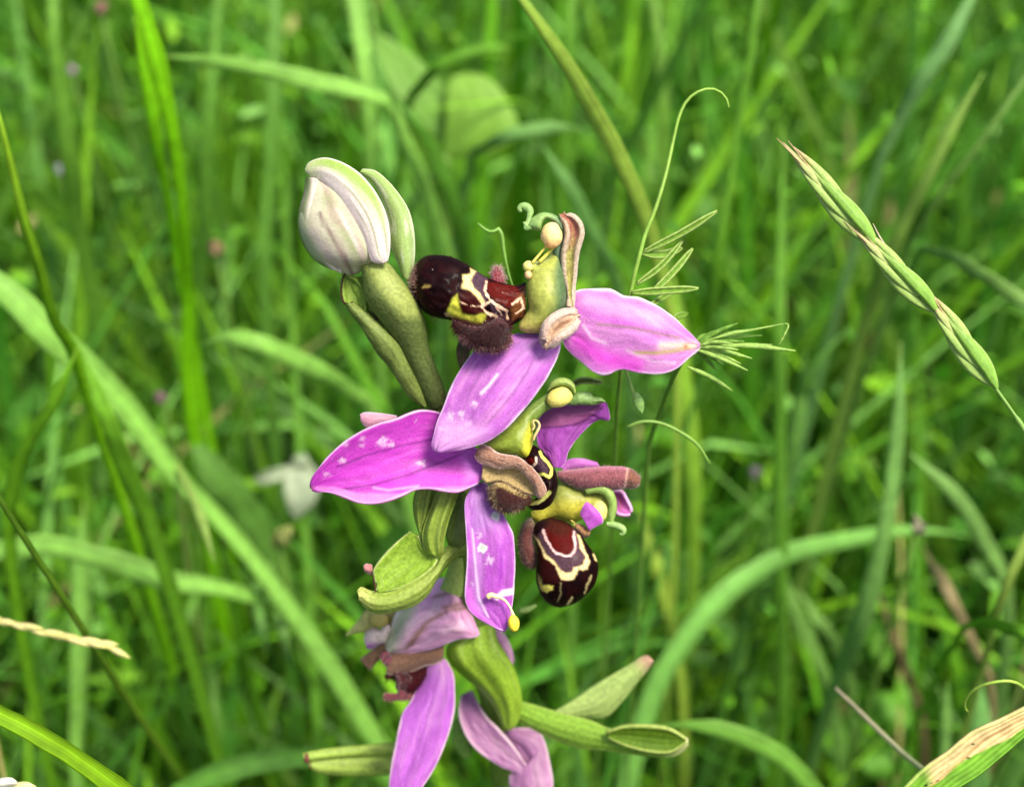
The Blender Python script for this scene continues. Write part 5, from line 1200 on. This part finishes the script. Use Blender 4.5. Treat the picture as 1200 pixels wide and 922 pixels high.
# background blades that read on their own
BL = [
 ('vivid green blade bending down from the top edge, brightest at upper left', [(150, -40, 17), (170, 20, 17.3), (190, 90, 17.8), (205, 170, 18.5), (214, 260, 19.5), (220, 360, 21), (222, 440, 22)], [24, 30, 20, 14, 17, 26, 24], BRIGHT, {}),
 ('slim vivid blade just left of the brightest upright blade', [(158, 20, 18), (170, 90, 18.4), (184, 170, 19), (198, 240, 20), (208, 300, 21)], [16, 20, 14, 12, 14], BRIGHT, {}),
 ('broad pale leaf sweeping from the left edge down toward the lowest flower', [(-40, 310, 16.5), (10, 345, 16.6), (55, 390, 16.8), (95, 425, 17.2), (150, 480, 17.8), (205, 555, 18.4), (270, 625, 19), (330, 700, 19.5), (385, 775, 20), (430, 848, 20.6), (470, 910, 21.3)], [34, 44, 46, 36, 30, 26, 27, 28, 28, 24], PALE, dict(roll=.15)),
 ('short bright blade bent sharply down left at the left edge', [(92, 405, 17.0), (78, 435, 17), (60, 475, 17.2), (38, 510, 17.6), (22, 545, 18), (8, 600, 18.6)], [10, 18, 18, 20, 22, 18], rgb(120, 180, 40), {}),
 ('bright green blade hanging under the broad pale leaf', [(92, 405, 16.9), (110, 455, 17), (128, 500, 17.2), (145, 545, 17.8), (170, 600, 18.8)], [8, 22, 28, 28, 24], rgb(122, 182, 50), {}),
 ('pale arching blade left of the hanging bracts at mid height', [(236, 405, 20.5), (262, 396, 20.2), (300, 402, 20), (340, 418, 20.4), (385, 440, 21), (430, 470, 22)], [10, 22, 26, 26, 22, 18], PALE, {}),
 ('broad soft green leaf slanting right of the sweeping pale leaf', [(210, 500, 23), (235, 530, 23), (262, 570, 23.3), (290, 610, 24), (320, 660, 25)], [20, 44, 50, 46, 34], rgb(112, 162, 74), {}),
 ('wide pale blade running level across the lower left', [(-30, 650, 20), (15, 640, 20), (60, 638, 20), (110, 650, 20), (160, 668, 20.2), (205, 682, 20.5), (260, 690, 21), (320, 705, 22)], [24, 30, 30, 34, 32, 28, 22, 16], PALE, {}),
 ('straight pale upright blade crossing behind the level pale blade', [(98, 590, 22.5), (96, 640, 22.6), (94, 720, 22.8), (92, 800, 23), (90, 880, 23.3)], [22, 26, 26, 24, 20], PALE, {}),
 ('long yellowish stalk leaf slanting behind the top flower from the top edge', [(590, -30, 15.6), (630, 25, 15.8), (668, 80, 16.2), (700, 135, 16.6), (730, 190, 17), (752, 240, 17.4), (770, 300, 18), (790, 380, 19)], [7, 16, 22, 24, 24, 22, 18, 12], YEL, dict(keel=.2)),
 ('yellowish blurred blade continuing upright behind the right sepal', [(782, 300, 22), (792, 350, 22), (800, 420, 22.3), (807, 500, 23), (812, 600, 24)], [10, 20, 26, 26, 18], rgb(156, 204, 72), {}),
 ('pale level blade crossing the upper left', [(190, 66, 20), (240, 70, 20), (300, 80, 20), (350, 92, 20.2), (410, 103, 20.6), (455, 120, 21)], [14, 18, 20, 26, 26, 20], PALE, {}),
 ('deep green arching blade beneath the round leaf', [(455, 110, 21), (485, 140, 21), (510, 180, 21.5), (530, 230, 22), (545, 300, 23), (550, 370, 24)], [16, 22, 22, 20, 20], rgb(88, 142, 46), {}),
 ('pale upright blade above the bud from the top edge', [(412, -30, 23), (422, 40, 23), (430, 110, 23.2), (434, 190, 24), (436, 260, 25)], [24, 26, 20, 16, 14], PALE, {}),
 ('mid green upright blade left of the bud', [(322, -30, 24), (321, 60, 24), (318, 150, 24.2), (316, 220, 24.6), (310, 300, 25)], [18, 22, 22, 22, 18], rgb(108, 162, 66), {}),
 ('slim green upright stem to the right of the hooked vetch tip', [(893, -40, 20), (882, 40, 20), (868, 130, 20.3), (855, 220, 20.6), (842, 300, 21), (830, 380, 22)], [10, 12, 13, 13, 14, 12], rgb(110, 168, 50), {}),
 ('straight upright stem midway between needle tuft and grass spike', [(918, 150, 22), (916, 280, 22), (914, 420, 22), (914, 560, 22.4), (916, 700, 23), (918, 810, 23.6)], [12, 17, 18, 18, 18, 16], rgb(112, 170, 56), {}),
 ('pale bluish blade at the upper right pointing down left', [(1140, -5, 22), (1115, 40, 22), (1085, 90, 22.2), (1060, 130, 22.6), (1035, 180, 23)], [14, 24, 24, 18, 14], rgb(128, 180, 110), {}),
 ('yellow green stem slanting beside the grass spike', [(1152, 85, 20), (1120, 140, 20), (1090, 200, 20.2), (1062, 255, 20.6), (1042, 300, 21), (1015, 370, 22)], [12, 16, 18, 20, 20, 18], rgb(140, 178, 82), {}),
 ('thin stem slanting at the upper right edge', [(1210, 80, 20), (1175, 130, 20), (1135, 185, 20.3), (1095, 240, 20.8), (1065, 290, 21.4)], [6, 8, 8, 8, 8], rgb(126, 168, 84), {}),
 ('pale blade leaving the right edge below the spike tip', [(1230, 370, 19), (1190, 345, 19), (1155, 322, 19.2), (1120, 302, 19.8), (1080, 290, 21)], [16, 20, 18, 14, 12], rgb(140, 184, 96), {}),
 ('upright soft pale blade below the grass spike', [(1055, 400, 20), (1053, 470, 20), (1048, 540, 20.2), (1038, 610, 20.4), (1025, 670, 20.8), (1008, 730, 21.4), (985, 790, 22.5)], [14, 20, 22, 24, 28, 26, 20], rgb(128, 178, 96), {}),
 ('long pale arching leaf right of the lowest bracts', [(1150, 630, 22.5), (1095, 622, 22), (1040, 622, 21.6), (990, 632, 21.2), (935, 645, 20.8), (885, 668, 20.5), (840, 702, 20.3), (800, 750, 20.3), (770, 805, 20.4), (748, 870, 20.6), (730, 950, 21)], [4, 12, 18, 22, 26, 30, 32, 32, 32, 30, 28], rgb(132, 192, 96), dict(roll=.2)),
 ('pale blade slanting at right below the grass spike stem', [(1065, 530, 21), (1100, 560, 21), (1130, 595, 21.2), (1155, 635, 21.6), (1180, 680, 22.5)], [12, 20, 22, 22, 18], rgb(140, 186, 104), {}),
 ('arching leaf at the bottom right of the lowest bracts', [(770, 850, 18.6), (815, 850, 18.5), (860, 860, 18.5), (905, 882, 18.6), (945, 915, 18.8), (980, 970, 19.4)], [12, 24, 28, 28, 28, 26], rgb(122, 176, 72), {}),
 ('brown withered blade at the right side', [(1080, 636, 22.5), (1092, 660, 22.5), (1110, 690, 21), (1135, 740, 21.4), (1160, 790, 22.4)], [6, 16, 16, 12, 10], rgb(168, 150, 116), dict(mat='dry')),
 ('yellowish blade rising along the right edge', [(1215, 610, 17), (1195, 650, 17), (1178, 690, 17.2), (1165, 725, 17.6), (1155, 770, 18.4)], [14, 14, 11, 10, 9], rgb(160, 190, 90), {}),
 ('bright short blade entering from the right edge', [(1230, 755, 16), (1200, 742, 16.2), (1180, 735, 16.6), (1155, 728, 17.4), (1130, 735, 18.6)], [20, 18, 15, 10, 8], rgb(126, 188, 50), {}),
 ('narrow pale blade slanting above the top flower', [(634, 168, 22), (655, 200, 22), (680, 240, 22.2), (705, 290, 22.8), (725, 340, 23.6)], [10, 18, 18, 18, 16], rgb(116, 170, 92), {}),
 ('short pale blade pointing right of the round leaf', [(680, 152, 22.5), (650, 150, 22.4), (615, 155, 22.4), (585, 165, 22.6), (555, 180, 23.4)], [12, 20, 18, 14, 12], rgb(132, 184, 104), {}),
 ('curved green blade above the round leaf', [(595, 58, 23), (560, 60, 23), (530, 70, 23), (505, 85, 23.2), (480, 115, 24)], [8, 14, 16, 14, 12], rgb(110, 170, 50), {}),
 ('pointed green blade tip left of the lowest bracts', [(342, 780, 22.5), (336, 760, 22.5), (330, 735, 22.6), (322, 700, 23), (315, 660, 24)], [7, 14, 15, 12, 10], rgb(132, 178, 92), {}),
 ('second pointed blade tip beside the first, left of the lowest bracts', [(313, 765, 23), (309, 745, 23), (304, 715, 23.2), (300, 680, 24)], [7, 14, 14, 12], rgb(118, 170, 86), {}),
 ('blade with a pale blunt tip above the level pale blade', [(252, 660, 18.6), (246, 640, 18.6), (238, 615, 18.8), (225, 580, 19.4), (205, 540, 20.4)], [9, 12, 12, 10, 10], rgb(170, 200, 110), {}),
 ('short blade with pale tip pointing down under the level pale blade', [(210, 765, 24), (215, 745, 24), (222, 722, 24), (230, 690, 24.6)], [8, 14, 14, 10], rgb(122, 174, 80), {}),
 ('pale upright blade left of the broken stems at lower left', [(258, 890, 24), (255, 860, 24), (252, 830, 24), (250, 790, 24.4)], [8, 13, 14, 12], rgb(126, 176, 84), {}),
 ('upright blade hugging the left edge above the pale leaf', [(60, -30, 23), (64, 40, 23), (72, 110, 23.4), (82, 190, 24), (92, 260, 25)], [16, 20, 24, 26, 22], rgb(112, 164, 58), {}),
 ('upright green blade between the two left hand vivid blades and the bud', [(258, -30, 25), (252, 60, 25), (246, 150, 25.2), (240, 240, 26), (236, 320, 27)], [14, 20, 22, 22, 18], rgb(104, 158, 58), {}),
 ('slanting blade low on the right under the long arching leaf', [(935, 690, 23), (955, 720, 23), (975, 750, 23.2), (992, 780, 24)], [10, 18, 20, 16], rgb(136, 182, 96), {}),
 ('pale blade lying low between arching leaf and clover', [(905, 650, 24), (925, 700, 24), (945, 745, 24.2), (965, 785, 24.6)], [10, 20, 22, 18], rgb(130, 178, 92), {}),
 ('upright blade right of the needle tuft', [(945, 410, 23), (940, 450, 23), (930, 520, 23.2), (912, 590, 24), (890, 660, 25)], [14, 20, 20, 18, 16], rgb(118, 170, 80), {}),
 ('curving blade right of the slim green stem', [(1000, 380, 22.5), (970, 410, 22.5), (945, 445, 22.8), (930, 490, 23.4), (920, 540, 24.4)], [8, 12, 14, 14, 12], rgb(116, 172, 80), {}),
 ('dark reddish withered blade low on the right', [(1030, 690, 24), (1045, 740, 24), (1060, 780, 24.4), (1075, 820, 25)], [8, 12, 12, 10], rgb(130, 110, 84), dict(mat='dry')),
 ('pale upright blade behind the curled tendril', [(1110, 800, 20), (1108, 850, 20), (1106, 900, 20), (1104, 950, 20.4)], [12, 16, 17, 16], rgb(120, 168, 84), {}),
 ('broad pale blade behind the half withered leaf', [(1150, 800, 21), (1148, 850, 21), (1145, 900, 21), (1142, 960, 21.4)], [20, 30, 32, 30], rgb(118, 172, 96), {}),
 ('bright upright blade in the upper centre', [(672, -30, 25), (668, 40, 25), (665, 110, 25.4), (660, 180, 26)], [12, 16, 18, 16], rgb(110, 168, 54), {}),
 ('yellow green blade left of the slim upright stem', [(760, -30, 26), (770, 40, 26), (776, 120, 26), (778, 200, 26.6)], [12, 16, 18, 16], rgb(122, 172, 66), {}),
 ('level green blade along the bottom left of the lowest flower', [(200, 930, 19), (260, 905, 19), (320, 892, 19.2), (380, 890, 19.6), (440, 900, 20)], [24, 34, 36, 32, 26], rgb(108, 166, 66), {}),
 ('straight slim green blade low in the right half', [(750, 600, 23.4), (765, 650, 23.4), (778, 700, 23.6), (790, 750, 24)], [12, 18, 18, 14], rgb(166, 196, 80), {}),
]
for lab, pts, wpx, c, kw in BL:
    if 'long pale arching' in lab: pts = [(a, b_, z * 1.1) for a, b_, z in pts]
    if 'sweeping from the left edge' in lab: pts = [(a, b_, z * 1.1) for a, b_, z in pts]
    c = np.array(c) * np.array([.99, 1.04, .85])
    kw = dict(kw)
    if kw.get('mat') == 'dry': kw['mat'] = M_DRY
    blade(lab, pts, wpx, c, name='withered_plant' if 'mat' in kw else 'meadow_plant', **kw)

# broad leaved plant behind the bud
def leaf_shape(parent, outline_l, outline_r, z, c, name='leaf', cup=10, seed=1):
    d = tuple(-(q - D) * S for q in z)
    return petal(name, outline_l, outline_r, M_BRACT, leafcol(c, seed, vein=.15), parent, d=d, cup=cup, nl=30, nw=16, thick=.03, wav=6)
def broad_plant():
    hub = PD(np.array([520.]), np.array([185.]), np.array([26.]))[0]
    wv = np.vstack([hub[None], down_to_ground(hub, (0, 1.5), 14)])
    root = np.array([wv[-1][0], wv[-1][1], GROUND])
    e = empty('broad_leaved_plant', root, 'plant with a rounded and a pointed broad pale leaf behind the bud', 'wild plant')
    tube_w('stem', wv, .12, M_STEM, rgb(110, 150, 60), e, 8)
    leaf_shape(e, [(520, 185), (521, 150), (522, 115), (528, 92), (550, 86)], [(530, 186), (570, 182), (606, 162), (605, 140), (590, 110), (570, 90), (552, 86)], (26, 25.7, 25.8), rgb(120, 166, 58), cup=-4)
    leaf_shape(e, [(520, 170), (490, 140), (462, 110), (442, 70), (436, 35)], [(524, 160), (528, 120), (505, 85), (470, 55), (437, 34)], (26.2, 25.9, 26.2), rgb(118, 166, 70), cup=4)
broad_plant()
def clover():
    hub = PD(np.array([1025.]), np.array([868.]), np.array([27.]))[0]
    wv = np.vstack([hub[None], down_to_ground(hub, (.3, .5), 8)]); root = np.array([wv[-1][0], wv[-1][1], GROUND])
    e = empty('clover_leaf', root, 'three lobed pale green clover leaf low beside the thin dry stalk', 'clover', 'clover leaves low on the right')
    tube_w('leaf_stalk', wv, .06, M_STEM, rgb(120, 160, 70), e, 8)
    for L, R in (([(1022, 868), (990, 890), (968, 880), (966, 855), (980, 845)], [(1022, 862), (1010, 846), (995, 840), (982, 844)]),
                 ([(1022, 862), (1010, 835), (1025, 815), (1050, 812), (1062, 820)], [(1028, 866), (1050, 858), (1068, 840), (1064, 822)]),
                 ([(1028, 868), (1060, 880), (1070, 905), (1055, 918), (1040, 915)], [(1022, 870), (1010, 895), (1020, 910), (1038, 916)])):
        leaf_shape(e, L, R, (27, 26.5, 27), rgb(100, 158, 54), 'leaflet', cup=8)
clover()
def clover2():
    hub = PD(np.array([1010.]), np.array([770.]), np.array([27.]))[0]
    wv = np.vstack([hub[None], down_to_ground(hub, (.3, .5), 8)]); root = np.array([wv[-1][0], wv[-1][1], GROUND])
    e = empty('clover_leaf', root, 'blurred broad green clover leaf above the thin dry stalk tip', 'clover', 'clover leaves low on the right')
    tube_w('leaf_stalk', wv, .06, M_STEM, rgb(110, 150, 64), e, 8)
    for L, R in (([(1010, 772), (985, 780), (975, 765), (985, 755)], [(1010, 766), (1003, 752), (995, 748), (986, 754)]), ([(1010, 768), (1015, 745), (1035, 745), (1045, 760)], [(1014, 774), (1030, 785), (1042, 775), (1046, 762)])):
        leaf_shape(e, L, R, (27, 26.6, 27), rgb(104, 158, 56), 'leaflet', cup=8)
clover2()

# small soft flowers in the grass
def far_flower(label, name, cat, x, y, z, petals, c, stemc=rgb(110, 150, 60)):
    hub = PD(np.array([float(x)]), np.array([float(y)]), np.array([float(z)]))[0]
    wv = np.vstack([hub[None], down_to_ground(hub, (.3, .8), 10)]); root = np.array([wv[-1][0], wv[-1][1], GROUND])
    e = empty(name, root, label, cat, 'small blurred flowers in the grass')
    tube_w('stem', wv, .05, M_STEM, stemc, e, 8)
    for L, R in petals:
        d = -(z - D) * S
        mx_ = np.mean(np.array(list(L) + list(R)), 0); kk = .75 if len(petals) == 1 else 1
        sh = lambda q: [(mx_[0] + (a - mx_[0]) * kk, mx_[1] + (b_ - mx_[1]) * kk) for a, b_ in q]
        petal('petal', sh(L), sh(R), M_PETAL, flat(c, .3), e, d=(d, d + 14, d), cup=12, nl=16, nw=10, wav=12)
        if len(petals) == 1:
            rt = lambda q, a=1.9: [(mx_[0] + .5 * ((p_[0] - mx_[0]) * math.cos(a) - (p_[1] - mx_[1]) * math.sin(a)) + 3, mx_[1] + .5 * ((p_[0] - mx_[0]) * math.sin(a) + (p_[1] - mx_[1]) * math.cos(a)) + 3) for p_ in q]
            petal('petal', rt(L), rt(R), M_PETAL, flat(c * .8, .3), e, d=(d + 20, d + 30, d + 10), cup=12, nl=12, nw=8, wav=12)
far_flower('blurred drooping white flower left of the long magenta sepal', 'white_flower', 'flower', 345, 552, 25,
           [([(338, 545), (332, 570), (338, 595), (345, 608)], [(360, 538), (375, 560), (368, 590), (347, 608)]), ([(345, 545), (320, 550), (305, 555), (297, 562)], [(345, 556), (325, 563), (308, 568), (298, 564)]), ([(340, 548), (345, 536), (356, 532)], [(352, 552), (362, 542), (358, 533)])], rgb(166, 180, 150))
far_flower('blurred cream flower below the drooping white flower', 'cream_flower', 'flower', 325, 632, 22,
           [([(312, 640), (318, 625), (330, 615), (343, 612)], [(322, 648), (334, 640), (345, 625), (345, 613)])], rgb(150, 160, 90))
far_flower('small pinkish white flower left of the arching blade', 'pink_flower', 'flower', 188, 464, 23, [([(178, 466), (182, 458), (190, 458)], [(180, 472), (190, 472), (198, 466), (192, 459)])], rgb(176, 140, 146))
far_flower('small pinkish flower at the upper left beside the top edge', 'pink_flower', 'flower', 117, 9, 26, [([(107, 11), (112, 4), (120, 2)], [(110, 16), (120, 15), (128, 7), (122, 2)])], rgb(180, 130, 126))
far_flower('tiny lilac flower lower of the two pale specks in the upper left grass', 'pale_flower', 'flower', 69, 198, 27, [([(62, 200), (66, 193), (71, 192)], [(65, 206), (73, 204), (77, 196), (72, 192)])], rgb(196, 196, 206))
far_flower('tiny lilac flower beneath the pink speck at the upper left', 'pale_flower', 'flower', 83, 82, 27, [([(76, 82), (80, 76), (86, 76)], [(78, 88), (86, 88), (91, 82), (87, 76)])], rgb(190, 170, 180))
far_flower('pale rust tinged flower left of the bud among grass', 'pale_flower', 'flower', 252, 292, 24, [([(240, 290), (246, 282), (254, 280)], [(244, 300), (256, 302), (266, 292), (256, 280)])], rgb(160, 136, 100))
far_flower('tiny lilac flower right of the rolled brown petal', 'pale_flower', 'flower', 884, 553, 26, [([(874, 554), (879, 547), (887, 546)], [(876, 560), (886, 560), (894, 553), (888, 546)])], rgb(150, 140, 150))
far_flower('small white seed speck on the withered blade at right', 'pale_flower', 'flower', 1074, 618, 20.6, [([(1066, 606), (1070, 600), (1076, 604)], [(1072, 626), (1080, 632), (1086, 624), (1077, 605)])], rgb(160, 156, 130))
